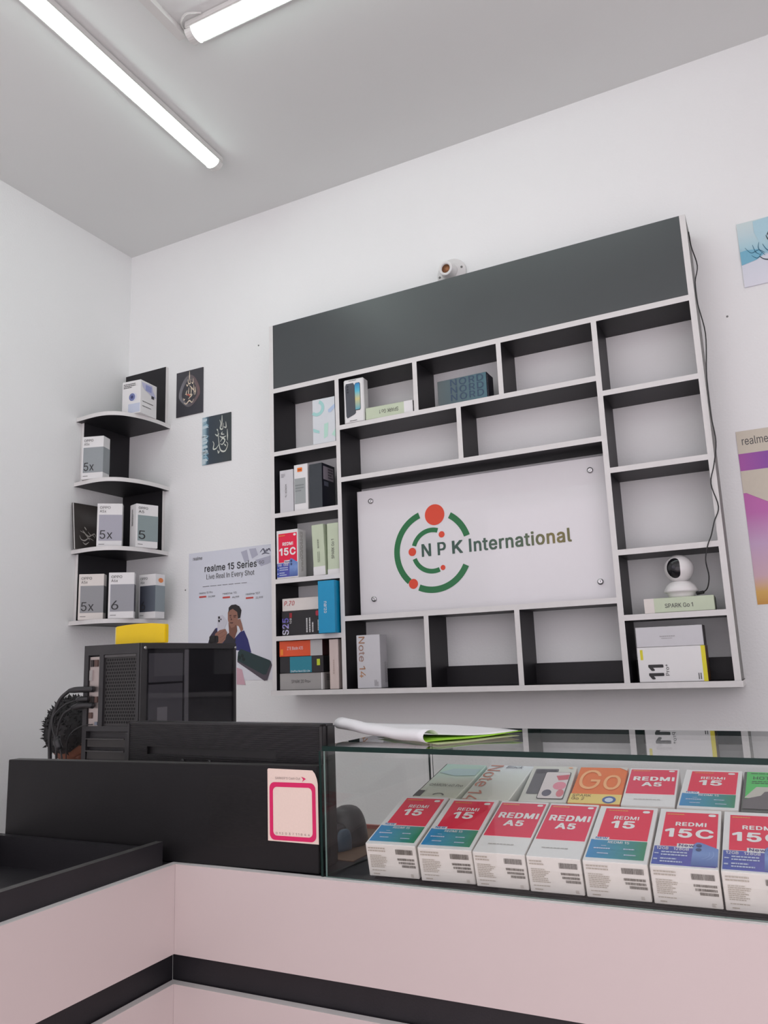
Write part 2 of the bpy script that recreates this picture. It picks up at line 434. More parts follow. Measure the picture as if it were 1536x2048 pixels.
for bx, bz in ((1.261, 1.861), (2.033, 1.861), (1.261, 1.515), (2.034, 1.514)):
    s = lathe('standoff_screw', [(.0095, -.075), (.0095, .004), (.0085, .007), (.003, .0075), (.001, .006)], STEEL, sgn,
          ml=Matrix.Translation((bx - sx, 0, bz - sz)) @ Matrix.Rotation(R(90), 4, 'X'), seg=20)

# ---- lamp holder above the shelf
lh = empty('lamp_holder', (1.585, 0, 2.683), 'empty white bulb holder on the wall just above the shelf', 'lamp holder')
lathe('base', [(.056, 0), (.056, .008), (.052, .014), (.036, .018), (.034, .024)], PLASTIC_W, lh, ml=Matrix.Rotation(R(90), 4, 'X'))
tl = Matrix.Translation((0, -.016, 0)) @ Matrix.Rotation(R(98), 4, 'X')
lathe('socket', [(.030, 0), (.030, .018), (.026, .024), (.026, .05), (.025, .052), (.0165, .052), (.0165, .02)], PLASTIC_W, lh, ml=tl)
lathe('brass_cup', [(.016, .021), (.016, .024), (.0162, .045)], mat('brass_dark', (.30, .13, .06), .4, .6, var=.3), lh, ml=tl)
for a in (20, 200, 235):
    lathe('fixing_screw', [(.004, .010), (.004, .0185), (.001, .0187)], mat('screw_grey', (.2, .2, .19), .5, .5), lh,
          ml=Matrix.Rotation(R(90), 4, 'X') @ Matrix.Translation((.046 * math.cos(R(a)), -.046 * math.sin(R(a)) * -1 * .6, 0)), seg=10)

# ================================================================ CORNER SHELF
cs = empty('corner_shelf', (0, 0, 1.488), 'black corner shelf of four quarter-round tiers with alternating back panels', 'shelf')
AX, AY = .251, .280
def tier(z):
    bm = bmesh.new(); pts = [(.0008, -.0008), (.0008, -.284)]
    pts += [(p.x, p.y) for p in catmull([(.012, -.284, 0), (.05, -.287, 0), (.093, -.290, 0), (.136, -.289, 0), (.17, -.281, 0), (.197, -.265, 0), (.218, -.244, 0), (.233, -.216, 0), (.246, -.180, 0), (.255, -.128, 0), (.257, -.062, 0), (.2515, -.012, 0)], 3)]
    pts += [(.251, -.0008)]
    lo = [bm.verts.new((x, y, z - .0165 - 1.488)) for x, y in pts]; hi = [bm.verts.new((x, y, z - 1.488)) for x, y in pts]
    bm.faces.new(hi); bm.faces.new(lo[::-1]); n = len(pts)
    for i in range(n):
        j = (i + 1) % n; f = bm.faces.new((lo[i], lo[j], hi[j], hi[i])); f.material_index = 1 if 1 <= i < n - 1 else 0
    bmesh.ops.recalc_face_normals(bm, faces=bm.faces[:])
    link('shelf_board', mesh_of(bm, 'shelf_board', [BLACK, EDGE]), cs)
TZ = (2.341, 2.066, 1.788, 1.504)
for z in TZ: tier(z)
part('back_panel', (.0008, -.0165, 2.341), (.236, -.0008, 2.606), BLACK, cs, {'+x': EDGE, '+z': EDGE})
part('back_panel', (.0008, -.256, 2.066), (.0165, -.0008, 2.3245), BLACK, cs, {'-y': EDGE})
part('back_panel', (.0008, -.0165, 1.788), (.228, -.0008, 2.0495), BLACK, cs, {'+x': EDGE})
part('back_panel', (.0008, -.262, 1.504), (.0165, -.0008, 1.7715), BLACK, cs, {'-y': EDGE})

GR = grad('cover_grey', [(0, (158, 163, 165)), (1, (146, 152, 154))], 2)
def oppo(o, m, model, num, side=None, sx=.5):
    F = face(o, 'front')
    panel(F, (.075, .15, 1.0, .74), m)
    text(F, 'OPPO', (.10, .875, .52, .935), GREY_INK, .006)
    text(F, model, (.10, .79, .35, .85), GREY_INK, .004)
    text(F, num, (.12, .19, .12 + sx, .385), INK, .004)
    fine_print(F, (.09, .06, .32, .085), GREY_INK, ((0, 0, 1, 1, 1),))
    if side:
        panel(face(o, side), (0, .15, 1, .74), m, name='printed_band')
g1 = cmat(150, 157, 160); g2 = cmat(168, 168, 180); g3 = cmat(140, 155, 156); g4 = cmat(152, 154, 160); g5 = cmat(70, 76, 86); g6 = cmat(145, 147, 150)
GP = 'grey and white phone boxes on the corner shelf'
o = carton('phone_box', .060, -.322 + .02, 2.067, 19.4, .092, .178, .055, CARD, 'shrink-wrapped white and grey phone box alone on the second tier of the corner shelf', GP)
oppo(o, g1, 'A5x', '5x', 'right', .46)
o = carton('phone_box', .124, -.281 + .01, 1.7885, 39.6, .096, .178, .046, CARD, 'white phone box with lilac-grey panel beside the black plaque on the third tier', GP)
oppo(o, g2, 'A5x', '5x', None, .5)
o = carton('phone_box', .244, -.181, 1.7885, 70.3, .095, .178, .055, CARD, 'white phone box with green-grey panel at the right end of the third corner tier', GP)
oppo(o, g3, 'A5', '5', None, .30)
fine_print(face(o, 'left'), (.3, .5, .55, .9), GREY_INK, ((0, 0, 1, 1, 3),), rot=90)
o = carton('phone_box', .070, -.322 + .02, 1.5045, 33.8, .095, .179, .046, CREAM, 'cream-white and grey phone box at the left end of the bottom corner tier', GP)
oppo(o, g6, 'A5x', '5x', None, .5)
panel(face(o, 'right'), (0, .15, 1, .74), cmat(66, 68, 72), name='printed_band')
o = carton('phone_box', .188, -.262, 1.5045, 37.8, .096, .179, .047, CARD, 'white and grey phone box in the middle of the bottom corner tier', GP)
oppo(o, g4, 'A6x', '6', None, .28)
panel(face(o, 'right'), (0, .15, 1, .74), cmat(88, 88, 96), name='printed_band')
o = carton('phone_box', .224, -.137, 1.5045, 3.8, .082, .176, .058, CARD, 'dark-panelled shiny wrapped phone box with orange spot, right end of the bottom corner tier', GP)
oppo(o, grad('cover_dark', [(0, (62, 64, 76)), (1, (104, 112, 122))], 0, .12), 'A6x', '6', None, .3)
panel(face(o, 'right'), (0, .15, 1, .74), cmat(140, 152, 156, .15), name='printed_band')
poly(face(o, 'right'), ellipse(.55, .86, .26, .055, 12), cmat(232, 140, 80), name='price_sticker')

# camera carton on the top tier
o = carton('camera_box', .176, -.207, 2.3415, 5.4, .093, .143, .105, CARD, 'white and lilac camera carton with round lens picture on the top corner tier', cat='box')
F = face(o, 'front'); fine_print(F, (.08, .78, .75, .93), GREY_INK, ((0, 0, 1, 1, 3),))
panel(F, (.35, .03, .98, .30), cmat(196, 204, 222), name='printed_panel')
poly(F, ellipse(.62, .50, .19, .125, 24), cmat(214, 218, 232)); poly(F, ellipse(.55, .50, .165, .115, 24), cmat(112, 122, 170), .001); poly(F, ellipse(.55, .50, .07, .05, 16), cmat(60, 64, 110), .0013)
F = face(o, 'right'); poly(F, [(.05, .93), (.12, .80), (.3, .72), (.5, .68), (.72, .60), (.95, .62), (.75, .80), (.70, .95)], cmat(192, 194, 220))
panel(F, (.30, .72, .66, .90), cmat(150, 158, 204), .001); panel(F, (.66, .55, .82, .64), cmat(60, 62, 72), .001)
fine_print(F, (.12, .18, .8, .46), GREY_INK, ((0, .6, 1, .75, 1), (0, .1, .8, .25, 1)))

# black calligraphy plaque leaning on the left wall on the third tier
pm = mat('plaque_black', srgb(60, 56, 54), .22, var=.15, scale=18)
SLV = cmat(176, 172, 166); CRM = cmat(222, 208, 186)
bm = bmesh.new(); bm_box(bm, (0, 0, 0), (.165, .006, .192))
pl = link('calligraphy_plaque', mesh_of(bm, 'plaque', [pm]), mw=Matrix.Translation((.034, -.300, 1.789)) @ Matrix.Rotation(R(83), 4, 'Z') @ Matrix.Rotation(R(-6), 4, 'X') @ Matrix.Translation((0, 0, 0)))
tag(pl, 'dark plaque with silver calligraphy leaning on the left wall, third corner tier', 'plaque')
F = Face(pl, (0, 0, 0), (.165, 0, 0), (0, 0, .192))
q = []
for s in ([(.16, .30), (.2, .22), (.3, .20), (.42, .26), (.55, .22)], [(.18, .40), (.3, .36), (.42, .30), (.52, .34), (.6, .28)], [(.25, .42), (.33, .34), (.44, .22)], [(.4, .40), (.48, .33), (.58, .37), (.62, .31)], [(.24, .16), (.32, .12), (.42, .18)], [(.3, .5), (.36, .43)]):
    q += stroke(s, .006, .008, .03)
multi(F, q, SLV, .001, 'calligraphy')
panel(Face(pl, (0, 0, 0), (.004, 0, 0), (0, 0, .192)), (0, 0, 1, 1), EDGE, name='pale_edge')

# ================================================================ WALL ART AND POSTERS
def sheet(name, x0, z0, x1, z1, th, m, label, cat):
    o = empty(name, (x0, 0, z0), label, cat)
    box('print_sheet', (0, -th, 0), (x1 - x0, -.0005, z1 - z0), m, o)
    return o, Face(o, (0, -th, 0), (x1 - x0, 0, 0), (0, 0, z1 - z0))
o, F = sheet('calligraphy_plaque', .286, 2.366, .432, 2.568, .004, cmat(60, 60, 66, .3), 'dark square wall plaque with cream calligraphy inside a grey drop-shaped ring', 'plaque')
asp = .146 / .202
def drop(cx, cy, r, k): return [(cx + r * math.sin(t) * (1 if math.cos(t) < .2 else 1 - .35 * (math.cos(t) - .2) / .8), cy + r * asp * (-math.cos(t) if math.cos(t) > -.2 else -math.cos(t) * 1.0 + (-.2 - math.cos(t)) ** 2 * k)) for t in [2 * math.pi * i / 40 for i in range(40)]]
A = drop(.5, .47, .40, .75); B = drop(.5, .47, .29, .75); n = len(A)
multi(F, [[A[i], A[(i + 1) % n], B[(i + 1) % n], B[i]] for i in range(n)], grad('ring_print', [(0, (128, 128, 134)), (.5, (98, 94, 98)), (1, (116, 92, 92))], 0), .0008, 'printed_ring')
q = []
for s in ([(.5, .98), (.5, .86), (.49, .74)], [(.44, .80), (.46, .72), (.53, .70), (.55, .80)], [(.58, .72), (.63, .69), (.64, .80)], [(.38, .70), (.42, .66), (.46, .70)],
          [(.5, .66), (.6, .58), (.72, .48)], [(.66, .66), (.67, .55), (.68, .42)], [(.72, .60), (.73, .5), (.72, .42)], [(.48, .62), (.47, .52), (.46, .44)], [(.56, .62), (.57, .52), (.55, .42)], [(.34, .48), (.45, .46), (.60, .44), (.5, .38), (.46, .36)], [(.3, .30), (.38, .26), (.5, .32), (.6, .27), (.66, .34)], [(.28, .4), (.3, .36), (.34, .38)], [(.42, .56), (.38, .50), (.42, .44)]):
    q += stroke(s, .012, .008, .034)
multi(F, q, CRM, .001, 'calligraphy')
multi(F, stroke([(.40, .47), (.5, .44), (.52, .40)], .02, .02, .04), cmat(190, 96, 84), .0012, 'calligraphy')

o, F = sheet('calligraphy_plaque', .430, 2.133, .580, 2.340, .004, grad('marble_print', [(0, (176, 196, 204)), (.10, (150, 180, 192)), (.17, (70, 100, 118)), (.25, (52, 64, 76)), (1, (56, 64, 66))], 0, .3), 'dark square wall plaque with a pale blue marbled left side and silver calligraphy', 'plaque')
rnd = random.Random(3)
for c in ((196, 214, 220), (108, 150, 170), (150, 186, 200)):
    multi(F, [[(0 if c[0] > 190 else rnd.uniform(.02, .12), y), (rnd.uniform(.10, .26), y + .02), (rnd.uniform(.08, .2), y + .07), (0 if c[0] > 190 else .04, y + .06)] for y in [rnd.uniform(0, .9) for _ in range(12)]], cmat(*c), .0006 + c[0] * 1e-6, 'marble_fleck')
q = []
for s in ([(.70, .97), (.70, .86), (.69, .72)], [(.62, .88), (.66, .80), (.64, .70), (.72, .68), (.75, .80)], [(.76, .72), (.84, .70), (.83, .82)], [(.88, .66), (.89, .52), (.89, .42)],
          [(.56, .66), (.58, .5), (.62, .3), (.70, .22), (.82, .22), (.90, .34), (.84, .40)], [(.38, .46), (.42, .40), (.40, .30), (.50, .30), (.60, .38)], [(.62, .54), (.72, .50), (.84, .52)], [(.72, .62), (.68, .58), (.78, .56)], [(.64, .42), (.72, .48), (.80, .44), (.72, .36), (.64, .38)], [(.55, .26), (.58, .20), (.62, .24)], [(.46, .60), (.54, .56), (.60, .60)], [(.52, .70), (.56, .66)], [(.78, .36), (.84, .31)]):
    q += stroke(s, .012, .010, .036)
multi(F, q, cmat(206, 212, 202), .0012, 'calligraphy')

o, F = sheet('canvas_print', 2.528, 2.378, 2.680, 2.588, .006, grad('watercolour', [(0, (226, 228, 238)), (.42, (216, 222, 232)), (.46, (150, 196, 214)), (.62, (176, 212, 222)), (.8, (196, 218, 224)), (1, (206, 222, 222))], 2, .4), 'pale blue watercolour canvas with dark calligraphy high on the right of the wall', 'picture')
poly(F, [(0, .34), (.28, .38), (.42, .44), (.32, .54), (.12, .56), (0, .55)], cmat(122, 184, 208), .0008)
poly(F, [(.30, .98), (.62, 1), (.62, .78), (.38, .62), (.30, .80)], cmat(176, 212, 224), .0008)
q = []
for s in ([(.34, .42), (.42, .36), (.56, .34), (.62, .44), (.68, .52), (.74, .40), (.86, .34), (1, .42)], [(.50, .72), (.54, .64), (.66, .58), (.82, .62)], [(.60, .86), (.57, .78), (.52, .72)]): q += stroke(s, .010, .014, .030)
multi(F, q, cmat(58, 74, 82), .0013, 'calligraphy')
q = []
for s in ([(.1, .6), (.2, .5), (.34, .52), (.44, .46)], [(.24, .62), (.28, .5), (.36, .44)], [(.36, .64), (.34, .54), (.44, .42)], [(.42, .60), (.48, .5), (.56, .46)], [(.2, .46), (.3, .40), (.4, .48)], [(.66, .78), (.70, .74), (.76, .78), (.70, .80), (.66, .78)]): q += stroke(s, .006, .006, .014)
multi(F, q, cmat(44, 104, 132), .0011, 'calligraphy')

# phone advert poster with a young man, left of the shelf
o, F = sheet('advert_poster', .363, 1.251, .8765, 1.768, .0015, grad('poster_grey', [(0, (228, 229, 236)), (.5, (220, 224, 233)), (1, (214, 218, 228))], 2, .5), 'pale grey phone poster of a man in a blue jacket, left of the big shelf', 'poster')
PW, PH = .5135, .517
def pu(x): return (x - .363) / PW
def pv(z): return (z - 1.251) / PH
fx = lambda x: pu(.363 + x / 1365 * .41 * 1.06 - .031)      # close-up pixel columns -> poster fraction (poster spans 115..1250)
PX = lambda x: (x - 115) / (1250 - 115) * .796
PY = lambda x, y: 1 - (y - (207 - (x - 115) * .105)) / 1730 * 1.0
def pp(pts): return [(PX(x), PY(x, y)) for x, y in pts]
def prc(x0, y0, x1, y1):
    return (PX(x0), PY(x0, y1), PX(x1), PY(x0, y0))
text(F, 'realme', prc(178, 255, 310, 305), GREY_INK, .006)
text(F, 'realme 15 Series', prc(345, 368, 1062, 462), INK, .014)
text(F, 'Live Real In Every Shot', prc(372, 492, 1030, 578), GREY_INK, .008)
text(F, '5G', prc(1095, 308, 1160, 350), GREY_INK)
for a, b, c, x in (('realme 15 Pro', '৳ 59,999', 0, 270), ('realme 15', '৳ 44,999', 0, 600), ('realme 15T', '৳ 32,999', 0, 915)):
    text(F, a, prc(x, 735, x + 190, 762), GREY_INK); text(F, b[2:], prc(x + 130, 780, x + 225, 810), GREY_INK, .01)
    panel(F, prc(x, 790, x + 100, 812), cmat(196, 70, 62), .001, 'printed_bar')
fine_print(F, prc(320, 640, 960, 672), GREY_INK, ((0, .2, 1, .6, 1),))
multi(F, stroke(pp([(1110, 195), (1150, 150), (1170, 190), (1200, 150)]), .004, .004, .01) + stroke(pp([(1130, 225), (1170, 205), (1230, 215)]), .004, .004, .008) + stroke(pp([(1190, 190), (1225, 150), (1245, 185)]), .004, .004, .01), cmat(64, 64, 86), .001, 'script_lettering')
multi(F, [pp([(850, 190), (930, 160), (960, 300), (900, 330)]), pp([(960, 150), (1050, 140), (1080, 230), (1000, 280)]), pp([(1040, 300), (1240, 240), (1245, 330), (1120, 380)])], cmat(178, 180, 196), .0007, 'faint_printed_shape')
SK = cmat(150, 108, 92); SK2 = cmat(122, 82, 68); HAIR = cmat(34, 30, 32); JK = cmat(44, 46, 110); JK2 = cmat(58, 50, 70); DK = cmat(44, 42, 50)
poly(F, pp([(395, 1425), (430, 1310), (500, 1210), (560, 1190), (640, 1300), (700, 1330), (760, 1330), (840, 1240), (890, 1220), (940, 1330), (985, 1500), (800, 1480), (560, 1470)]), JK, .0008, 'printed_jacket')
poly(F, pp([(395, 1425), (430, 1310), (500, 1210), (560, 1300), (560, 1430)]), JK2, .001, 'printed_jacket')
poly(F, pp([(640, 1300), (700, 1250), (780, 1340), (760, 1440), (600, 1440)]), DK, .0011, 'printed_shirt')
poly(F, pp([(680, 1130), (790, 1130), (800, 1230), (760, 1340), (690, 1280)]), SK2, .0012, 'printed_neck')
poly(F, pp([(672, 1000), (690, 950), (740, 935), (800, 960), (815, 1040), (800, 1110), (760, 1180), (720, 1195), (690, 1150), (672, 1090)]), SK, .0014, 'printed_face')
poly(F, pp([(680, 1000), (685, 930), (720, 895), (780, 885), (830, 910), (858, 960), (840, 1060), (812, 1070), (800, 985), (740, 945), (700, 965)]), HAIR, .0016, 'printed_hair')
multi(F, [pp([(694, 1030), (722, 1024), (722, 1036), (694, 1042)]), pp([(750, 1030), (790, 1024), (790, 1036), (750, 1044)]), pp([(700, 1052), (720, 1048), (720, 1056), (700, 1060)]), pp([(752, 1050), (780, 1046), (780, 1056), (752, 1060)]), pp([(716, 1060), (734, 1090), (712, 1094)]), pp([(700, 1124), (748, 1120), (740, 1136), (706, 1136)])], cmat(72, 42, 40), .0017, 'printed_features')
poly(F, pp([(780, 1090), (840, 1070), (860, 1130), (880, 1210), (850, 1240), (820, 1170), (770, 1150)]), SK, .0017, 'printed_hand')
poly(F, pp([(530, 1050), (600, 1030), (670, 1110), (600, 1250), (530, 1250)]), cmat(206, 206, 216), .0015, 'printed_phone')
multi(F, [pp(ellipse(553, 1066, 14, 18, 12)), pp(ellipse(553, 1110, 14, 18, 12)), pp(ellipse(578, 1088, 9, 12, 10))], INK, .0018, 'printed_lens')
poly(F, pp([(480, 1390), (500, 1280), (560, 1230), (640, 1210), (665, 1260), (640, 1350), (580, 1420)]), SK, .0018, 'printed_hand')
multi(F, stroke(pp([(640, 1225), (590, 1260), (540, 1290)]), .003) + stroke(pp([(655, 1270), (600, 1310), (560, 1330)]), .003) + stroke(pp([(640, 1320), (600, 1360), (570, 1380)]), .003), SK2, .0020, 'printed_fingers')
poly(F, pp([(800, 1630), (810, 1500), (850, 1460), (1235, 1590), (1250, 1640), (1190, 1830), (1150, 1840)]), cmat(84, 76, 86), .0012, 'printed_phone_edge')
poly(F, pp([(800, 1610), (810, 1500), (850, 1460), (1225, 1580), (1235, 1620), (1175, 1760), (1140, 1765)]), cmat(38, 60, 62, .3), .0014, 'printed_phone')
multi(F, [pp(ellipse(826, 1570, 22, 28, 14)), pp(ellipse(868, 1545, 20, 25, 14)), pp(ellipse(885, 1590, 20, 25, 14))], cmat(20, 36, 34), .0017, 'printed_lens')
poly(F, pp([(790, 1700), (862, 1720), (905, 1910), (790, 1915)]), cmat(212, 172, 184), .0008, 'printed_shape')

# purple poster at the right edge of the wall
o, F = sheet('advert_poster', 2.452, 1.421, 2.86, 1.934, .0015, grad('poster_pink', [(0, (206, 150, 60)), (.07, (222, 176, 90)), (.16, (212, 178, 190)), (.34, (200, 168, 202)), (.52, (192, 106, 176)), (1, (196, 90, 170))], 2, .45), 'purple, cream and pink phone poster at the right edge of the wall', 'poster')
CRP = cmat(206, 198, 182)
panel(F, (0, .866, 1, 1), CRP, .0008); panel(F, (0, .765, 1, .866), grad('poster_violet', [(0, (170, 84, 168)), (.18, (140, 74, 164)), (1, (96, 60, 170))], 0, .45), .0008)
poly(F, [(0, .765), (0, .635)] + [(.02 + .5 * t, .635 - .16 * math.sin(t * 1.5)) for t in [i / 10 for i in range(11)]] + [(1, .5), (1, .765)], CRP, .0008)
text(F, 'realme', (.033, .915, .205, .963), GREY_INK, .004)
poly(F, ellipse(.18, .345, .062, .049, 24), cmat(104, 70, 150), .001); multi(F, stroke([(.155, .375), (.175, .37), (.178, .335), (.2, .325), (.21, .345), (.185, .35)], .012), WHITE_INK, .0013, 'printed_mark')
poly(F, [(.16, .1), (.22, .17), (1, .17), (1, .02), (.16, .04)], cmat(228, 160, 120), .0009)
# few plaster chips on the wall
for i, (x, z) in enumerate(((.719, 2.602), (2.47, 2.30), (.345, 1.62))):
    c = lathe('wall_plug', [(.0035, 0), (.003, .0015), (.0005, .002)], mat('plug_grey', (.22, .22, .22), .7), ml=Matrix.Translation((x, 0, z)) @ Matrix.Rotation(R(90), 4, 'X'), seg=8)
    tag(c, ['tiny grey plug hole left of the top of the big shelf', 'tiny grey plug hole on the wall right of the big shelf', 'tiny grey plug hole just above the grey poster'][i], 'wall plug')

# ================================================================ BOXES ON THE WALL SHELF
GL = None
def shelfbox(*a, **k): return carton('phone_box', *a, **k)
GRN = cmat(196, 208, 182); PALE = cmat(206, 206, 210)
# top row
o = shelfbox(1.065, -.149, 2.0845, 1.4, .094, .170, .045, cmat(212, 218, 222), 'tall white phone box with mint and pale blue swirls, top cell of the left column')
F = face(o, 'front'); mint = cmat(164, 212, 208); blu = cmat(176, 196, 222); gr2 = cmat(182, 222, 206)
multi(F, arc_quads(.22, .80, .19, .32, -140, 70, 1, .56, 18), mint, .0008)
poly(F, [(.70, .72), (.96, .82), (1, .82), (1, .74), (.82, .66), (.72, .66)], blu); poly(F, [(.50, .10), (.52, .42), (.70, .44), (.66, .14)], gr2)
poly(F, [(.02, .36), (.30, .29), (.30, .23), (.04, .28)], mint); poly(F, [(.84, .16), (1, .28), (1, .10)], gr2)
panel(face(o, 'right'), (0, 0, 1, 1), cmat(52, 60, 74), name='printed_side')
o = shelfbox(1.197, -.147, 2.1395, 2.7, .080, .166, .040, CARD, 'white phone box picturing a grey phone and a blue-screened phone, upper left cell', bev=.004)
F = face(o, 'front')
poly(F, [(.09, .84), (.13, .90), (.50, .90), (.55, .85), (.60, .22), (.55, .19), (.17, .12), (.12, .17)], cmat(74, 78, 86, .3), name='printed_phone')
for i in range(3): poly(F, ellipse(.22, .83 - i * .062, .05, .026, 12), cmat(44, 46, 54), .0012, 'printed_lens')
poly(F, [(.55, .84), (.62, .89), (.80, .89), (.84, .86), (.84, .30), (.80, .27), (.56, .27)], INK, .0010, 'printed_phone')
poly(F, [(.57, .84), (.63, .88), (.79, .88), (.82, .85), (.82, .31), (.79, .285), (.58, .285)], grad('screen_wave', [(0, (90, 170, 190)), (.4, (206, 200, 140)), (.7, (90, 190, 214)), (1, (50, 130, 190))], 1), .0013, 'printed_screen')
fine_print(F, (.28, .945, .66, .97), GREY_INK, ((0, 0, 1, 1, 1),)); fine_print(F, (.28, .04, .66, .07), GREY_INK, ((0, 0, 1, 1, 1),))
o = shelfbox(1.285, -.148, 2.1395, 2.2, .180, .044, .090, GRN, 'pale green phone box lying upside down beside the grey phone picture box')
F = face(o, 'front'); panel(F, (.82, 0, 1, 1), CARD, .0006, 'printed_band'); text(F, 'SPARK Go 1', (.30, .34, .70, .66), GREY_INK, rot=180)
panel(face(o, 'right'), (0, 0, 1, 1), CARD)
o = shelfbox(1.562, -.146, 2.1395, -.6, .175, .087, .066, grad('teal_card', [(0, (84, 94, 96)), (.55, (78, 104, 112)), (1, (70, 108, 120))], 0, .3), 'dark teal box with three rows of ghosted lettering, upper middle cell')
F = face(o, 'front'); nb = cmat(50, 72, 96)
for r in ((.27, .70, .94, .96), (.27, .40, .94, .66), (.27, .10, .94, .36)): text(F, 'NORD', r, nb, .01, spacing=1.1)
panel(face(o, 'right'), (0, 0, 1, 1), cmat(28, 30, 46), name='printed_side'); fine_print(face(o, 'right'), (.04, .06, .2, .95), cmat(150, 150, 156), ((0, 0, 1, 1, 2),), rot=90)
# second row left
o = shelfbox(.913, -.143, 1.8505, 1.9, .058, .160, .085, PALE, 'white phone box with small upright lettering, first in the second cell of the left column')
F = face(o, 'front'); text(F, 'HONOR 7a', (.40, .36, .53, .66), GREY_INK, rot=270); fine_print(F, (.12, .82, .42, .92), cmat(150, 150, 156), ((0, 0, 1, 1, 3),))
o = shelfbox(.976, -.143, 1.8505, 1.5, .058, .172, .085, CARD, 'white and grey phone box with a bright orange price sticker at its top')
F = face(o, 'front'); panel(F, (.05, .15, .84, .70), cmat(158, 164, 164)); poly(F, rrect(.26, .84, .62, .93, .04, .33), cmat(244, 122, 30), .001, 'price_sticker'); fine_print(F, (.30, .855, .58, .91), cmat(150, 70, 30), ((0, 0, 1, 1, 1),), lift=.0014)
fine_print(F, (.10, .40, .75, .58), cmat(132, 138, 138), ((0, 0, 1, 1, 3),))
o = shelfbox(1.042, -.143, 1.8505, -.7, .054, .165, .088, mat('slate_card', srgb(52, 58, 64), .4, var=.05), 'charcoal phone box with a pale data label on its side, third in its cell')
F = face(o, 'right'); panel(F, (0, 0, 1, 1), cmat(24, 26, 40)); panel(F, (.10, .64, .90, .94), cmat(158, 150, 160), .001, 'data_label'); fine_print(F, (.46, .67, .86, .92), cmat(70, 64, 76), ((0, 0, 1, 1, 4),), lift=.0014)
panel(F, (.15, .50, .48, .60), cmat(92, 96, 112), .001, 'data_label')
# third row left
RED = cmat(230, 22, 68, .35); RED2 = cmat(226, 38, 80, .35)
VIO = grad('cover_violet', [(0, (58, 84, 170)), (1, (96, 84, 170))], 0, .35); TEAL = grad('cover_teal', [(0, (44, 136, 196)), (.5, (44, 140, 160)), (1, (38, 132, 92))], 0, .35)
PHN = grad('phone_blue', [(0, (72, 96, 160)), (.5, (120, 150, 206)), (1, (96, 126, 192))], 1, .3)
FP = cmat(190, 200, 224)
def cover_15c(F, vert=False):
    panel(F, (.10, .33, .955, .93), RED); text(F, 'REDMI', (.29, .675, .78, .745), WHITE_INK, .03); text(F, '15C', (.14, .47, .90, .63), WHITE_INK, .03)
    poly(F, rrect(.80, .865, .92, .91, .04, .5), WHITE_INK, .001, 'printed_badge'); fine_print(F, (.13, .87, .42, .905), cmat(226, 160, 70), ((0, 0, 1, 1, 1),))
    panel(F, (.02, .03, .96, .315), VIO, .0008); panel(F, (.36, .305, .66, .37), CARD, .0010, 'printed_tag'); text(F, 'New', (.39, .315, .63, .36), cmat(96, 84, 130), .02, lift=.0016)
    text(F, '12GB', (.06, .255, .24, .30), WHITE_INK, .01, lift=.0014); text(F, '128GB', (.32, .255, .55, .30), WHITE_INK, .01, lift=.0014)
    fine_print(F, (.04, .05, .55, .24), FP, ((.2, .55, 1, 1, 2), (.2, 0, .9, .45, 2), (0, .65, .14, .85, 1), (0, .15, .12, .4, 1)), lift=.0014)
    poly(F, [(.60, .03), (.61, .36), (.66, .40), (.72, .40), (.985, .31), (.985, .035)], PHN, .0012, 'printed_phone')
    for cx_, cy_ in ((.695, .345), (.695, .28)): poly(F, ellipse(cx_, cy_, .045, .026, 14), cmat(52, 66, 110), .0016, 'printed_lens')
    multi(F, arc_quads(.66, .22, .20, .206, -60, 20, 1, .45, 8) + arc_quads(.66, .22, .26, .267, -50, 20, 1, .45, 8), cmat(160, 184, 226), .0015, 'printed_arcs')
def cover_15(F):
    panel(F, (.115, .375, .93, .95), RED); text(F, 'REDMI', (.30, .735, .72, .80), WHITE_INK, .02); text(F, '15', (.28, .57, .68, .71), WHITE_INK, .03)
    poly(F, rrect(.76, .875, .88, .92, .04, .5), WHITE_INK, .001, 'printed_badge'); fine_print(F, (.17, .89, .52, .925), cmat(226, 160, 70), ((0, 0, 1, 1, 1),))
    panel(F, (.035, .055, .935, .355), TEAL, .0008); panel(F, (.08, .35, .32, .40), CARD, .001, 'printed_tag'); text(F, 'NEW', (.10, .358, .30, .395), cmat(70, 130, 190), .02, lift=.0016)
    text(F, 'REDMI 15', (.32, .295, .66, .335), WHITE_INK, .01, lift=.0014)
    fine_print(F, (.12, .09, .88, .26), FP, ((.0, .55, .36, .8, 1), (.1, .1, .34, .3, 1), (.62, .6, .96, .8, 1), (.66, .05, .92, .25, 1), (.14, .88, .26, 1, 1)), lift=.0014)
def cover_a5(F):
    panel(F, (.035, .30, .965, .955), RED2); text(F, 'REDMI', (.12, .64, .93, .75), WHITE_INK, .04); text(F, 'A5', (.31, .49, .70, .60), WHITE_INK, .035)
    poly(F, rrect(.80, .895, .92, .935, .04, .5), WHITE_INK, .001, 'printed_badge'); fine_print(F, (.08, .90, .44, .935), cmat(232, 170, 96), ((0, 0, 1, 1, 1),))
    fine_print(F, (.22, .14, .74, .165), cmat(170, 168, 164), ((0, 0, 1, 1, 1),))
END = ((.03, .78, .40, .95, 2), (.05, .28, .42, .70, 8), (.06, .17, .46, .22, 1), (.08, .05, .24, .12, 1), (.86, .04, .93, .14, 3))
BAR = ((.60, .74, .95, .90), (.62, .55, .97, .62), (.64, .44, .97, .51), (.70, .33, .98, .41))
def end_label(o, seed=1):
    fine_print(face(o, 'front'), (.02, .02, .98, .98), cmat(178, 168, 156), END, seed=seed); fine_print(face(o, 'front'), (.02, .02, .98, .98), cmat(92, 84, 76), (), BAR, seed=seed, name='barcode')
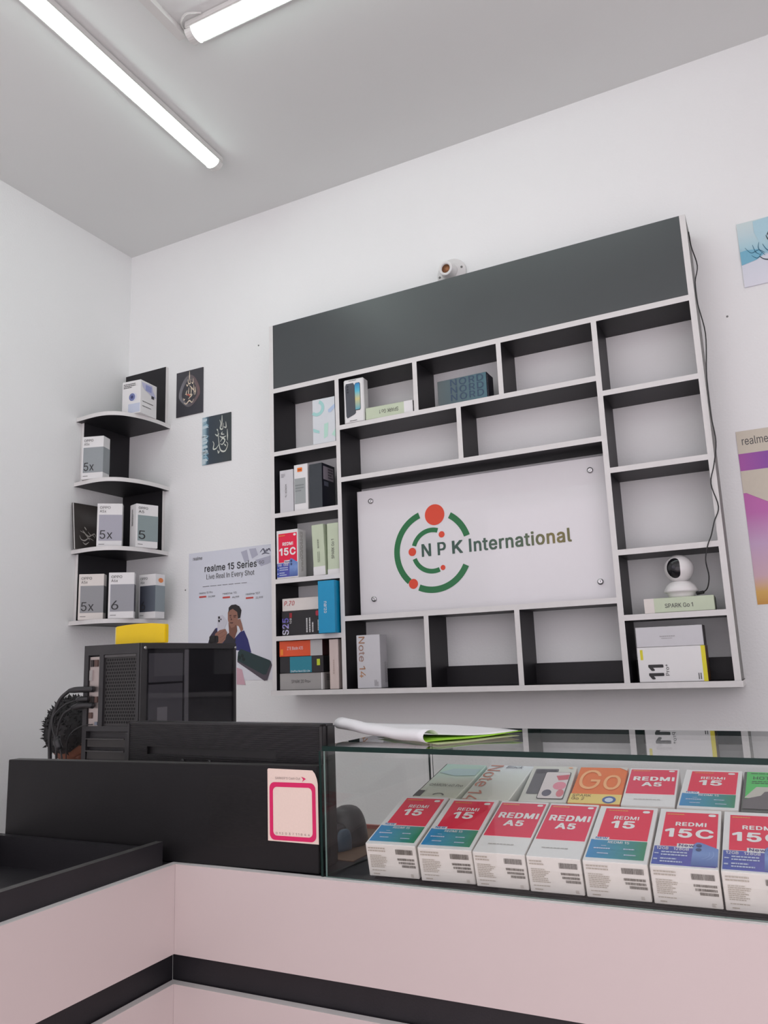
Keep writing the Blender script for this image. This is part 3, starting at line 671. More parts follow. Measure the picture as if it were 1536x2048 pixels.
o = shelfbox(.899, -.148, 1.6085, -.5, .093, .176, .054, CARD, 'white phone box with red and violet cover in the third cell of the left column')
cover_15c(face(o, 'front')); fine_print(face(o, 'right'), (.2, .1, .6, .95), cmat(176, 172, 166), ((0, 0, 1, 1, 3),), rot=270)
o = shelfbox(1.052, -.141, 1.6085, 0, .049, .182, .085, GRN, 'pale green phone box with faint lettering leaning left, next to its lettered twin', lean=-2.2)
panel(face(o, 'front'), (0, 0, 1, .17), CARD, name='printed_band'); fine_print(face(o, 'front'), (.38, .25, .62, .80), cmat(140, 150, 130), ((0, 0, .4, 1, 2), (.5, 0, 1, 1, 1)), rot=90)
o = shelfbox(1.108, -.138, 1.6085, 1.0, .047, .182, .085, GRN, 'pale green phone box with bold upright lettering, right end of the third cell')
panel(face(o, 'front'), (0, 0, 1, .10), CARD, name='printed_band'); text(face(o, 'front'), 'SPARK Go 1', (.36, .30, .60, .68), GREY_INK, .004, rot=90)
# fourth row left: stack of two plus a standing blue one
o = shelfbox(.905, -.130, 1.4045, 1.5, .178, .0875, .090, mat('black_card', srgb(30, 28, 32), .3, var=.1), 'black phone box with white and violet upright lettering, under the white one')
F = face(o, 'front'); text(F, 'S25', (.02, .04, .17, .72), grad('violet_letter', [(0, (226, 226, 232)), (.55, (150, 140, 210)), (1, (86, 76, 180))], 0), .02, rot=90); text(F, '128', (.195, .48, .24, .70), WHITE_INK, rot=90)
panel(F, (.19, .72, .25, .92), cmat(150, 28, 40), .001, 'printed_tag'); poly(F, rrect(.80, .74, .87, .95, .03, 2), cmat(180, 40, 62), .001, 'printed_tag')
fine_print(F, (.56, .10, .76, .70), cmat(210, 210, 210), ((0, 0, 1, 1, 3),), rot=90); fine_print(F, (.82, .15, .90, .6), cmat(200, 200, 200), ((0, 0, 1, 1, 1),), rot=90)
o = shelfbox(.907, -.128, 1.4925, 3.0, .172, .045, .090, CREAM, 'white phone box with red lettering lying on top of a black box, fourth cell')
text(face(o, 'front'), 'P.70', (.05, .42, .30, .80), cmat(186, 56, 60), .006, shear=.2)
o = shelfbox(1.092, -.182, 1.4045, 3.0, .064, .179, .090, cmat(10, 148, 196), 'bright blue phone box standing at the right end of the fourth cell')
text(face(o, 'front'), 'narzo', (.36, .38, .52, .60), WHITE_INK, rot=270)
# fifth row left
o = shelfbox(.901, -.140, 1.216, 4.0, .176, .0575, .088, cmat(164, 162, 160), 'grey phone box at the bottom of the stack in the lowest left cell')
F = face(o, 'front'); text(F, 'SPARK 20 Pro+', (.27, .40, .70, .60), GREY_INK, .002); panel(F, (.94, 0, .965, 1), CARD); fine_print(face(o, 'right'), (.2, .5, .7, .9), cmat(90, 90, 90), ((0, 0, 1, 1, 4),))
o = shelfbox(.903, -.142, 1.274, 3.5, .174, .057, .088, mat('black_card', (0, 0, 0)), 'black phone box with blue front label and lime sticker, lowest left stack')
F = face(o, 'front'); panel(F, (.24, .02, .74, .98), cmat(34, 132, 152), .0006, 'data_label'); text(F, 'OnePlus Nord CE4 Lite', (.26, .05, .70, .17), WHITE_INK); panel(F, (.86, .42, .93, .80), cmat(196, 214, 44), .001, 'price_sticker')
o = shelfbox(.901, -.141, 1.3315, 3.0, .174, .0545, .088, cmat(226, 84, 40), 'orange phone box with a white right end, top of the lowest left stack')
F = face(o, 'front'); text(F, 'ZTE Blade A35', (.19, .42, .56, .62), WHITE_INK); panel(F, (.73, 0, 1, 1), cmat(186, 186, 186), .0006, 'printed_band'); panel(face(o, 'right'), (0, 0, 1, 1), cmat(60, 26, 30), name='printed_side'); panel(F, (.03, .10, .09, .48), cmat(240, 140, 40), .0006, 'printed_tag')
o = shelfbox(1.108, -.142, 1.216, -1.0, .036, .168, .088, cmat(214, 198, 192), 'narrow cream phone box standing at the right end of the lowest left cell')
fine_print(face(o, 'front'), (.35, .3, .6, .6), cmat(190, 172, 164), ((0, 0, 1, 1, 1),), rot=90)
# bottom middle
o = shelfbox(1.216, -.142, 1.216, 2.3, .087, .176, .056, PALE, 'white phone box with bronze upright lettering standing in the first bottom middle cell')
F = face(o, 'front'); BRZ = grad('bronze_letter', [(0, (170, 120, 80)), (.5, (150, 120, 110)), (1, (184, 132, 84))], 0, .3)
text(F, 'Note 14', (.10, .20, .36, .97), BRZ, rot=270); fine_print(F, (.72, .04, .90, .16), cmat(150, 148, 150), ((0, 0, 1, 1, 3),), rot=90)
fine_print(face(o, 'right'), (.55, .1, .95, .5), cmat(150, 148, 150), ((0, 0, 1, 1, 4),), rot=90)
# right column
o = shelfbox(2.163, -.148, 1.4075, 1.0, .186, .041, .090, GRN, 'pale green phone box lying under the white security camera')
F = face(o, 'front'); panel(F, (0, 0, .145, 1), CREAM, name='printed_band'); text(F, 'SPARK Go 1', (.30, .30, .70, .60), GREY_INK, .006)
o = shelfbox(2.130, -.146, 1.216, .6, .181, .0965, .088, CARD, 'white box with big black sideways numerals and a yellow edge, lower right cell')
F = face(o, 'front'); text(F, '11', (.15, .08, .375, .50), INK, .03, rot=90); text(F, 'Pro', (.40, .18, .455, .42), GREY_INK, .006, rot=90); text(F, '+', (.40, .44, .44, .50), GREY_INK, .01)
panel(F, (.94, 0, 1, 1), cmat(226, 214, 30), .0006, 'yellow_edge'); panel(F, (.045, .64, .085, .93), cmat(222, 212, 40), .0006, 'printed_tag'); fine_print(F, (.86, .06, .92, .24), INK, ((0, 0, 1, 1, 2),), rot=90)
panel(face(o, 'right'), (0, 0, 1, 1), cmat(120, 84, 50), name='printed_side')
o = shelfbox(2.131, -.147, 1.313, 1.0, .179, .056, .088, PALE, 'plain white box lying on the white box with black numerals, lower right cell')
fine_print(face(o, 'front'), (.36, .38, .60, .56), cmat(168, 166, 168), ((0, .5, 1, 1, 1), (.1, 0, .8, .35, 1)))
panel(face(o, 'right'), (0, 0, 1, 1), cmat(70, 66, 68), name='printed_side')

# ---- security camera
sc = empty('security_camera', (2.262, -.105, 1.4485), 'white ball-headed security camera with black face on a green box', 'camera', rz=R(-14))
lathe('base', [(.034, 0), (.036, .006), (.040, .014), (.046, .016), (.0465, .020), (.040, .034), (.028, .044), (.022, .046)], PLASTIC_W, sc)
bm = bmesh.new(); bmesh.ops.create_uvsphere(bm, u_segments=40, v_segments=24, radius=.0405)
link('ball_head', mesh_of(bm, 'ball_head', [PLASTIC_W], True), sc, ml=Matrix.Translation((0, 0, .083)))
# black face: a spherical cap cut by a curve, standing proud of the ball
bm = bmesh.new(); g = []
for a in range(10):
    ring = []
    for b in range(48):
        t = 2 * math.pi * b / 48; q = a / 9; x = .0215 * q * math.cos(t); z = .0285 * q * math.sin(t)
        if x > 0: x *= .80 + .25 * abs(math.sin(t)) ** 2                 # the edge nearer the centre is pulled in
        ring.append(bm.verts.new((x, -math.sqrt(.0410 ** 2 - x * x - z * z), z)))
    g.append(ring)
for a in range(9):
    for b in range(48): bm.faces.new((g[a][b], g[a][(b + 1) % 48], g[a + 1][(b + 1) % 48], g[a + 1][b])) if a else bm.faces.new((g[0][0], g[1][(b + 1) % 48], g[1][b]) if False else (g[0][b], g[1][(b + 1) % 48], g[1][b]))
bmesh.ops.recalc_face_normals(bm, faces=bm.faces[:])
bfc = link('black_face', mesh_of(bm, 'black_face', [mat('gloss_black', (.012, .012, .014), .16)], True), sc, ml=Matrix.Translation((0, 0, .083)))
lathe('lens', [(.006, 0), (.006, .0010), (.004, .0014), (.001, .0010)], mat('lens_glass', (.03, .03, .04), .08), bfc, ml=Matrix.Translation((0, -.0408, .002)) @ Matrix.Rotation(R(90), 4, 'X'), seg=18)
CBL = mat('cable_black', (.016, .016, .017), .5)
w = tube('power_cable', [(2.3955, -.10, 2.555), (2.3985, -.11, 2.50), (2.409, -.12, 2.43), (2.3985, -.14, 2.37), (2.3985, -.155, 2.30), (2.410, -.158, 2.20), (2.401, -.160, 2.09), (2.398, -.160, 2.03), (2.3985, -.163, 1.95), (2.403, -.163, 1.875), (2.391, -.163, 1.81), (2.377, -.160, 1.757), (2.389, -.158, 1.69), (2.374, -.158, 1.65), (2.361, -.158, 1.61), (2.350, -.160, 1.585), (2.340, -.158, 1.545), (2.343, -.150, 1.50), (2.334, -.135, 1.468), (2.318, -.120, 1.458)], .0017, CBL, seg=6, sub=5)
tag(w, 'thin black power cable running down the right edge of the shelf to the camera', 'cable')
tube('plug', [(2.322, -.122, 1.459), (2.311, -.115, 1.458), (2.303, -.112, 1.4575)], .0045, CBL, None, seg=8).parent = w

# ================================================================ COUNTERS
DECKZ = .9365; PT = .9375
ct = empty('service_counter', (1.425, -1.258, 0), 'white front counter with black recess line carrying the glass case', 'counter')
def cp(par, name, a, b, m, faces=None): return part(name, a, b, m, par, faces)
cp(ct, 'front_panel', (1.4255, -1.258, .780), (3.4, -1.2415, PT), WHITE, {'+z': EDGE})
cp(ct, 'recess_strip', (1.405, -1.238, .66), (3.4, -1.226, .782), BLACK)
cp(ct, 'lower_panel', (1.4255, -1.258, .10), (3.4, -1.2415, .729), WHITE, {'+z': EDGE})
cp(ct, 'plinth', (1.405, -1.225, 0), (3.4, -1.21, .10), BLACK)
cp(ct, 'deck', (1.415, -1.241, .918), (3.4, -.86, DECKZ), BLACK)
cp(ct, 'back_leg', (1.75, -.90, 0), (1.77, -.87, .918), BLACK); cp(ct, 'back_leg', (3.3, -.90, 0), (3.32, -.87, .918), BLACK)
lc = empty('service_counter', (1.425, -1.258, 0), 'white side counter with a black rimmed recessed top, meeting the front counter at a corner', 'counter')
cp(lc, 'front_panel', (1.4085, -3.0, .780), (1.425, -1.2415, PT), WHITE, {'+z': EDGE})
cp(lc, 'recess_strip', (1.39, -3.0, .66), (1.4045, -1.2385, .782), BLACK)
cp(lc, 'lower_panel', (1.4085, -3.0, .10), (1.425, -1.2415, .729), WHITE, {'+z': EDGE})
cp(lc, 'plinth', (1.38, -3.0, 0), (1.395, -1.23, .10), BLACK)
cp(lc, 'tray_floor', (.96, -3.0, .890), (1.391, -1.29, .908), BLACK)
cp(lc, 'rim_board', (1.3915, -3.0, .890), (1.4082, -1.274, .980), BLACK, {'+z': mat('mottled_edge', (.05, .048, .047), .5, var=.4, scale=60)})  # top edge in a paler, mottled tone
cp(lc, 'rim_board', (.955, -1.2895, .890), (1.391, -1.274, .968), BLACK)
cp(lc, 'rim_board', (.945, -3.0, .890), (.959, -1.274, .968), BLACK)
cp(lc, 'rear_deck', (.945, -1.272, .918), (1.404, -1.03, DECKZ), BLACK)
cp(lc, 'rear_deck', (.945, -1.03, .918), (1.20, -.665, DECKZ), BLACK)
cp(lc, 'rear_leg', (.95, -.70, 0), (.975, -.675, .918), BLACK)

# ---- black screen board with its sticker
hb = empty('screen_board', (.954, -1.2665, DECKZ + .0018), 'long black board standing on the counter, hiding the desk behind it', 'board', rz=R(2.35))
box('board', (0, 0, 0), (.779, .028, .1815), mat('black_board', (.008, .0075, .0085), .45, spec=.3, var=.35, scale=9, bump=.04, bscale=200), hb, bevel=.0012, faces={'+z': mat('mottled_edge', (0, 0, 0))})
bm = bmesh.new(); st = empty('payment_sticker', (1.628, -1.2408, .989), 'cream payment sticker with a thick magenta frame on the right end of the black board', 'sticker', rz=R(2.35))
SF2 = Face(st, (0, 0, 0), (.106, 0, 0), (0, 0, .126)); sa = .106 / .126
stp = poly(SF2, [(0, 0), (1, -.01), (1, .80), (.985, .87), (.95, .94), (.90, .985), (.02, 1), (0, .985)], cmat(226, 206, 194), .0, 'sticker_paper')
mg = rrect(.04, .015, .955, .81, .10, sa, 6); mi = rrect(.11, .075, .885, .745, .075, sa, 6); n = len(mg)
multi(SF2, [[mg[i], mg[(i + 1) % n], mi[(i + 1) % n], mi[i]] for i in range(n)], cmat(206, 20, 92), .0004, 'magenta_frame')
text(SF2, "SARKER'S Cash Out", (.16, .852, .66, .885), cmat(150, 136, 132), lift=.0006)
text(SF2, '01303711844', (.16, .095, .83, .125), cmat(150, 130, 126), lift=.0006, spacing=1.6)
poly(SF2, [(.68, .895), (.74, .88), (.775, .865), (.73, .845), (.70, .82), (.72, .86)], cmat(206, 20, 92), .0006, 'bird_mark')
# peeled-off tape mark
tp = poly(Face(hb, (0, 0, 0), (.779, 0, 0), (0, 0, .1815)), [(.69, .20), (.70, .55), (.685, .72), (.70, .88), (.77, .90), (.86, .84), (.86, .22), (.76, .18)], mat('tape_residue', (.0095, .009, .0095), .36, var=.6, scale=60, spec=.3), .0003, 'tape_residue')

# ---- monitor seen from behind
mo = empty('monitor', (1.162, -1.125, DECKZ + .0008), 'black monitor seen from behind with fine horizontal ribs, behind the black board', 'monitor', rz=R(-7.0))
ML, MH = .563, .252
RIB = mat('ribbed_plastic', (.026, .025, .026), .38, var=.15)
nz = 240
# ribs stop at the slot ends: build in three columns
def rib_col(x0, x1, slot):
    rr = []
    for k in range(nz + 1):
        z = .006 + (MH - .010) * k / nz; y = .0022 if k % 4 < 2 else 0.0
        if slot and .184 < z < .199: y = .010
        rr.append([Vector((x0, y, z)), Vector((x1, y, z))])
    return rr
bm = bmesh.new()
for x0, x1, s in ((.010, .068, False), (.068, .445, True), (.445, ML - .010, False)):
    rr = [[bm.verts.new(p) for p in r] for r in rib_col(x0, x1, s)]
    for a, b in zip(rr, rr[1:]): bm.faces.new((a[0], a[1], b[1], b[0]))
link('ribbed_back', mesh_of(bm, 'ribbed_back', [RIB]), mo)
box('housing', (0, .0105, 0), (ML, .040, MH), RIB, mo, bevel=.004)
box('back_rim', (0, -.0006, MH - .006), (ML, .0105, MH), RIB, mo, bevel=.002)
box('back_rim', (0, -.0006, 0), (.010, .0105, MH), RIB, mo, bevel=.002); box('back_rim', (ML - .010, -.0006, 0), (ML, .0105, MH), RIB, mo, bevel=.002)
for sx_ in (.185, .265): lathe('case_screw', [(.0045, 0), (.0045, .003), (.001, .0035)], PLASTIC_B, mo, ml=Matrix.Translation((sx_, 0, .174)) @ Matrix.Rotation(R(90), 4, 'X'), seg=12)

# ---- computer tower
TX, TY, TZ0, TW, TD, TH = .946, -1.058, DECKZ + .0008, .189, .365, .430
pc = empty('computer_tower', (TX, TY, TZ0), 'black computer tower showing its port side and a dark glass side panel', 'computer')
CASE = mat('case_steel', (.028, .027, .029), .45, var=.2, bump=.03)
box('case_shell', (0, .012, 0), (TW - .006, TD, TH), CASE, pc, bevel=.002)
# rear frame strips around the openings
for a, b in (((0, 0, .406), (TW - .004, .012, TH)), ((0, 0, 0), (.014, .012, .406)), ((.052, 0, .236), (.066, .012, .406)), ((.173, 0, .236), (TW - .004, .012, .406)), ((.014, 0, .224), (TW - .004, .012, .236)), ((.160, 0, .012), (TW - .004, .012, .224)), ((0, 0, 0), (TW - .004, .012, .012))):
    box('rear_frame', a, b, CASE, pc)
IOM = mat('port_plate_steel', (.48, .42, .40), .35, .85, var=.12)
box('port_plate', (.016, .004, .236), (.052, .0095, .402), IOM, pc)
DKP = mat('port_black', (.02, .015, .014), .5); BLU = mat('port_brown', (.09, .05, .04), .5); PST = mat('port_steel', (.4, .38, .37), .35, .8)
for nm, a, b, m in (('usb_port', (.021, .001, .378), (.030, .0045, .395), DKP), ('audio_port', (.034, .001, .378), (.045, .0045, .395), BLU), ('video_port', (.019, .000, .345), (.029, .0045, .370), PST), ('usb_port', (.026, .001, .292), (.036, .0045, .306), DKP),
                    ('usb_port', (.038, .001, .292), (.047, .0045, .306), BLU), ('network_port', (.019, .001, .254), (.030, .0045, .268), BLU), ('audio_port', (.040, .001, .238), (.049, .0045, .246), mat('port_blue_grey', (.16, .18, .22), .4))):
    box(nm, a, b, m, pc)
# fan grille: hexagonal holes in a plate
bm = bmesh.new(); bm_box(bm, (.066, .006, .236), (.173, .010, .406))
fpl = link('fan_plate', mesh_of(bm, 'fan_plate', [mat('fan_plate', (.05, .048, .048), .4, .3, var=.2)]), pc)
bm = bmesh.new()
for i in range(13):
    for j in range(20):
        x = .0715 + i * .0078 + (j % 2) * .0039; z = .2445 + j * .0078
        if x > .169: continue
        bm.faces.new([bm.verts.new((x + .0032 * math.cos(R(60 * k + 30)), .0056, z + .0032 * math.sin(R(60 * k + 30)))) for k in range(6)])
tag(link('grille_holes', mesh_of(bm, 'grille_holes', [mat('hole_dark', (.004, .004, .004), .8)]), fpl), kind='stuff')
box('grille_frame', (.068, .001, .399), (.171, .006, .405), mat('rail_grey', (.09, .088, .088), .35, .5), pc)
# expansion slots
for k in range(7):
    z = .016 + k * .0285; scv = box('slot_cover', (.016, .003, z), (.142, .010, z + .018), mat('slot_steel', (.06, .057, .056), .4, .5), pc); box('slot_lip', (.016, -.003, z + .018), (.142, .010, z + .0205), mat('rail_grey', (0, 0, 0)), scv)
box('slot_rail', (.146, -.004, .012), (.159, .010, .222), CASE, pc)
# glass side with what shows behind it
box('side_rim', (TW - .006, 0, 0), (TW, .020, TH), CASE, pc); box('side_rim', (TW - .006, TD - .012, 0), (TW, TD, TH), CASE, pc)
box('side_rim', (TW - .006, .020, TH - .014), (TW, TD - .012, TH), CASE, pc)
IN1 = mat('inner_tray', (.16, .155, .16), .45); 
box('power_shroud', (TW - .0065, .020, .190), (TW - .003, TD - .012, .204), mat('inner_rail', (.26, .25, .25), .45), pc)
box('inner_bracket', (TW - .0062, .030, .204), (TW - .0035, .150, .330), IN1, pc); box('inner_bracket', (TW - .0062, .030, .335), (TW - .0035, .150, .405), IN1, pc)
box('inner_post', (TW - .0065, .158, .204), (TW - .003, .172, .414), mat('inner_rail', (0, 0, 0)), pc)
pn = box('inner_label', (TW - .0040, .060, .225), (TW - .0032, .095, .275), mat('label_grey', (.4, .38, .38), .5), pc)
tube('inner_wire', [(TW - .0045, .06, .02), (TW - .004, .12, .06), (TW - .004, .15, .12), (TW - .0045, .155, .19)], .004, mat('wire_red', (.35, .03, .03), .5), pc, seg=6)
box('glass_side', (TW - .0016, .020, .004), (TW + .0016, TD - .012, TH - .014), glass('smoked_glass', (.78, .78, .80), .9, .02), pc)
for y, z in ((.010, TH - .012), (.010, .02), (TD - .006, TH - .012)): lathe('thumb_screw', [(.004, 0), (.004, .004), (.001, .0045)], STEEL, pc, ml=Matrix.Translation((TW, y, z)) @ Matrix.Rotation(R(90), 4, 'Y'), seg=12)
# plugs and cables: parts of nothing else, each cable its own thing
def cable(pts, r, label, plug=None, ferrite=None):
    c = tube('cable', pts, r, CBL, None, seg=8, sub=6); tag(c, label, 'cable', None)
    if plug: tube('plug', plug, lambda t: .0075 if t > .25 else .005 + .010 * t, PLASTIC_B, None, seg=8, sub=4).parent = c
    if ferrite: tube('ferrite', ferrite, .0085, PLASTIC_B, None, seg=10, sub=3).parent = c
    return c
X = lambda x, y, z: (TX + x, TY + y, TZ0 + z)
cable([X(-.024, -.022, .322), X(-.045, -.030, .302), X(-.062, -.034, .262), X(-.071, -.034, .22), X(-.074, -.030, .18), X(-.070, -.026, .10), X(-.060, -.02, .01)], .0048, 'thick black cable arching left from the top plug of the computer tower', [X(-.025, -.022, .322), X(-.004, -.016, .324), X(.020, -.006, .324), X(.038, -.004, .324)])
cable([X(-.018, -.016, .280), X(-.036, -.026, .266), X(-.048, -.030, .235), X(-.052, -.030, .19), X(-.050, -.026, .10)], .0030, 'black cable with a square lump hanging from the lower plug of the tower', [X(-.019, -.016, .280), X(.002, -.012, .285), X(.022, -.005, .286), X(.038, -.004, .285)], [X(-.051, -.030, .216), X(-.052, -.030, .192)])
cable([X(-.008, -.010, .299), X(-.026, -.030, .290), X(-.046, -.046, .266), X(-.046, -.050, .240), X(-.034, -.050, .214), X(-.018, -.044, .175), X(-.012, -.038, .10)], .0020, 'thin black cable with a round lump curling down beside the tower slots', [X(-.010, -.010, .299), X(.006, -.007, .301), X(.022, -.003, .301)], [X(-.031, -.049, .208), X(-.022, -.046, .186)])
cable([X(.040, -.004, .240), X(.016, -.012, .238), X(-.012, -.020, .222), X(-.028, -.020, .19), X(-.030, -.016, .10)], .0014, 'thinnest black wire drooping from the bottom port of the tower')

# things on the tower
yb = empty('yellow_board', (.972, -.982, TZ0 + TH + .0006), 'bright yellow board with a pale left edge standing on the computer tower', 'board')
bm = bmesh.new(); prof = [(0, 0), (.166, 0), (.166, .046), (.12, .0505), (.07, .0515), (.03, .050), (0, .0475)]
lo = [bm.verts.new((x, 0, z)) for x, z in prof]; hi = [bm.verts.new((x, .014, z)) for x, z in prof]
bm.faces.new(lo[::-1]); bm.faces.new(hi)
for i in range(len(prof)): j = (i + 1) % len(prof); bm.faces.new((lo[i], lo[j], hi[j], hi[i]))
bmesh.ops.recalc_face_normals(bm, faces=bm.faces[:]); bmesh.ops.bevel(bm, geom=bm.edges[:], offset=.0015, segments=2, affect='EDGES')
link('box_body', mesh_of(bm, 'box_body', [cmat(236, 200, 0, .35)]), yb)
box('pale_edge', (-.0022, .001, .001), (-.0002, .0135, .046), mat('pale_yellow', srgb(236, 224, 150), .4), yb)
dg = box('usb_dongle', (1.118, -.79, TZ0 + TH + .0006), (1.140, -.775, TZ0 + TH + .020), PLASTIC_B, bevel=.002); tag(dg, 'small black block on the far end of the computer tower top', 'gadget')

# ================================================================ GLASS CASE
gc = empty('glass_case', (1.751, -1.232, DECKZ), 'clear glass display case with green edges on the front counter', 'glass case')
GT = 1.1485
def pane(name, p0, p1, z0, z1, th, edge=GLASS_EDGE):
    """vertical pane from p0 to p1 (world xy), thickness to the left of the direction"""
    p0 = Vector(p0); p1 = Vector(p1); dd = (p1 - p0).normalized(); nn = Vector((-dd.y, dd.x)) * th
    bm = bmesh.new(); lo = [bm.verts.new((q.x - gc.location.x, q.y - gc.location.y, z0 - gc.location.z)) for q in (p0, p1, p1 + nn, p0 + nn)]
    hi = [bm.verts.new((v.co.x, v.co.y, z1 - gc.location.z)) for v in lo]
    for i in range(4):
        j = (i + 1) % 4; f = bm.faces.new((lo[i], lo[j], hi[j], hi[i])); f.material_index = 0 if i in (0, 2) else 1
    bm.faces.new(lo[::-1]).material_index = 1; bm.faces.new(hi).material_index = 1
    bmesh.ops.recalc_face_normals(bm, faces=bm.faces[:])
    return link(name, mesh_of(bm, name, [GLASS, edge]), gc)
pane('front_pane', (1.7525, -1.2450), (3.2, -1.2480), PT + .0006, GT - .0005, .005, GLASS_SIDE)
pane('side_pane', (1.7475, -1.2455), (1.790, -.862), PT + .0006, GT - .0005, -.005 * -1, GLASS_EDGE)
pane('back_pane', (1.796, -.8655), (3.2, -.869), DECKZ + .0005, GT - .0005, .004, mat('glass_edge_dark', (.05, .06, .06), .3))
# top pane, turned a little on the case
c_, s_ = math.cos(R(-4.7)), math.sin(R(-4.7))
bm = bmesh.new(); q = []
for lx, ly in ((0, 0), (1.45, 0), (1.45, .372), (0, .372)): q.append((1.751 + lx * c_ - ly * s_ - gc.location.x - (.022 if ly else 0), -1.2475 + lx * s_ + ly * c_ - gc.location.y))
lo = [bm.verts.new((x, y, GT - gc.location.z)) for x, y in q]; hi = [bm.verts.new((x, y, GT + .0085 - gc.location.z)) for x, y in q]
for i in range(4):
    j = (i + 1) % 4; bm.faces.new((lo[i], lo[j], hi[j], hi[i])).material_index = 1
bm.faces.new(lo[::-1]); bm.faces.new(hi); bmesh.ops.recalc_face_normals(bm, faces=bm.faces[:])
link('top_pane', mesh_of(bm, 'top_pane', [GLASS, GLASS_EDGE]), gc)
# sloping board that props up the phone boxes
TILT = 14.9; tt = math.tan(R(TILT)); yA, yB = -1.2225, -.878
bm = bmesh.new(); prof = [(yA, DECKZ + .0006), (yB, DECKZ + .0006), (yB, DECKZ + .001 + (yB - yA) * tt)]
lo = [bm.verts.new((1.835 - gc.location.x, y - gc.location.y, z - gc.location.z)) for y, z in prof]; hi = [bm.verts.new((3.0 - gc.location.x, v.co.y, v.co.z)) for v in lo]
bm.faces.new(lo); bm.faces.new(hi[::-1])
for i in range(3): j = (i + 1) % 3; bm.faces.new((lo[i], hi[i], hi[j], lo[j]))
bmesh.ops.recalc_face_normals(bm, faces=bm.faces[:]); link('display_slope', mesh_of(bm, 'display_slope', [BLACK]), gc)
def zs(y): return DECKZ + .0036 + (y - yA) * tt
# front row
RG = 'phone boxes in the front row of the glass case'
rows = [('15', 1.826, 3.3, .092, .187, 'red and teal phone box at the left end of the front row'),
        ('15', 1.924, 3.4, .094, .185, 'red and teal phone box second from the left in the front row'),
        ('a5', 2.0215, 2.0, .086, .186, 'red and white phone box third from left in the front row, left of its twin'),
        ('a5', 2.1105, 1.4, .084, .186, 'red and white phone box in the middle of the front row, right of its twin'),
        ('15', 2.198, 1.4, .094, .184, 'red and teal phone box in the front row beside the violet ones'),
        ('c', 2.2955, 1.0, .093, .185, 'red and violet phone box with blue phone picture, front row, fully in view'),
        ('c', 2.3915, .5, .093, .185, 'red and violet phone box cut by the right edge of the picture, front row')]
for i, (kd, x, yw_, w_, d_, lab) in enumerate(rows):
    o = carton('phone_box', x, -1.2215, zs(-1.2215), yw_, w_, .057, d_, CREAM, lab, RG, tilt=TILT)
    panel(face(o, 'top'), (.004, .004, .996, .996), CARD, .0005, 'white_cover')
    T = face(o, 'top'); T.o = T.o + T.n * .0005
    {'15': cover_15, 'a5': cover_a5, 'c': cover_15c}[kd](T); end_label(o, 1 + (kd == 'a5') + 2 * (kd == 'c'))
# back row
BG = 'phone boxes in the back row of the glass case'
YB2 = -1.029
def brow(x, yw_, w_, d_, m, lab, y=YB2): return carton('phone_box', x, y, zs(y), yw_, w_, .053, d_, m, lab, BG, tilt=TILT)
o = brow(1.831, -4.2, .091, .158, grad('cover_mint', [(0, (206, 212, 194)), (.5, (208, 216, 204)), (.8, (196, 228, 216)), (1, (192, 224, 214))], 1, .3), 'pale mint phone box with dark lettering at the left end of the back row')
T = face(o, 'top'); text(T, 'CAMON 40 Pro', (.12, .30, .92, .37), cmat(92, 98, 90)); panel(T, (0, -.0, .16, .16), cmat(70, 72, 72), .001); multi(T, arc_quads(.55, .04, .10, .14, 10, 170, 1, .5, 8), cmat(92, 98, 90), .001)
poly(T, [(.05, .70), (.5, .62), (.96, .66), (.96, .86), (.3, .84)], cmat(190, 216, 220), .0008)
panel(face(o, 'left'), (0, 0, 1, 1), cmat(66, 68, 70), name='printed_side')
o = brow(1.931, -2.6, .094, .158, grad('cover_ice', [(0, (214, 218, 206)), (.7, (220, 228, 224)), (1, (222, 230, 236))], 1, .3), 'pale phone box with copper sideways lettering, second in the back row')
T = face(o, 'top'); text(T, 'Note 14', (.04, -.08, .34, .98), cmat(200, 132, 112), rot=270); text(T, 'Black', (.42, .90, .80, .975), cmat(74, 84, 104), shear=.3)
o = brow(2.040, 4.5, .087, .158, cmat(212, 214, 206), 'white phone box picturing a grey phone and a pink-flowered screen, back row')
T = face(o, 'top')
poly(T, rrect(.10, .18, .62, .90, .04, .55), cmat(84, 86, 92, .3), .0008, 'printed_phone'); poly(T, rrect(.13, .76, .58, .87, .04, .55), cmat(62, 64, 72), .0012, 'printed_lens_bar')
poly(T, rrect(.36, .05, .92, .80, .05, .55), INK, .0014, 'printed_phone'); poly(T, rrect(.375, .06, .905, .79, .045, .55), cmat(222, 214, 214), .0017, 'printed_screen')
poly(T, [(.62, .68), (.9, .72), (.9, .58), (.7, .55)], cmat(208, 96, 110), .0020, 'printed_petal'); poly(T, ellipse(.76, .40, .14, .11, 18), cmat(226, 142, 160), .0020, 'printed_petal'); poly(T, ellipse(.82, .20, .08, .1, 14), cmat(214, 120, 130), .0020, 'printed_petal'); poly(T, ellipse(.54, .20, .10, .09, 14), cmat(92, 92, 110), .0020, 'printed_petal')
poly(T, ellipse(.87, .94, .05, .02, 12), cmat(240, 180, 140), .001)
o = brow(2.131, 3.0, .090, .158, cmat(232, 116, 44), 'orange and yellow phone box with huge pale letters, back row')
T = face(o, 'top'); panel(T, (0, 0, 1, .24), cmat(234, 208, 120), .0006); text(T, 'Go', (.08, .36, .92, .90), cmat(244, 178, 120)); text(T, 'SPARK', (.05, .155, .42, .22), cmat(120, 92, 50), lift=.0014); text(T, 'Go 2', (.05, .075, .30, .14), cmat(120, 92, 50), lift=.0014)
poly(T, ellipse(.78, .10, .13, .09, 20), cmat(60, 96, 160), .001); poly(T, ellipse(.78, .09, .08, .055, 16), cmat(200, 214, 230), .0014); poly(T, [(.80, 1), (1, 1), (1, .90)], cmat(212, 208, 200), .001)
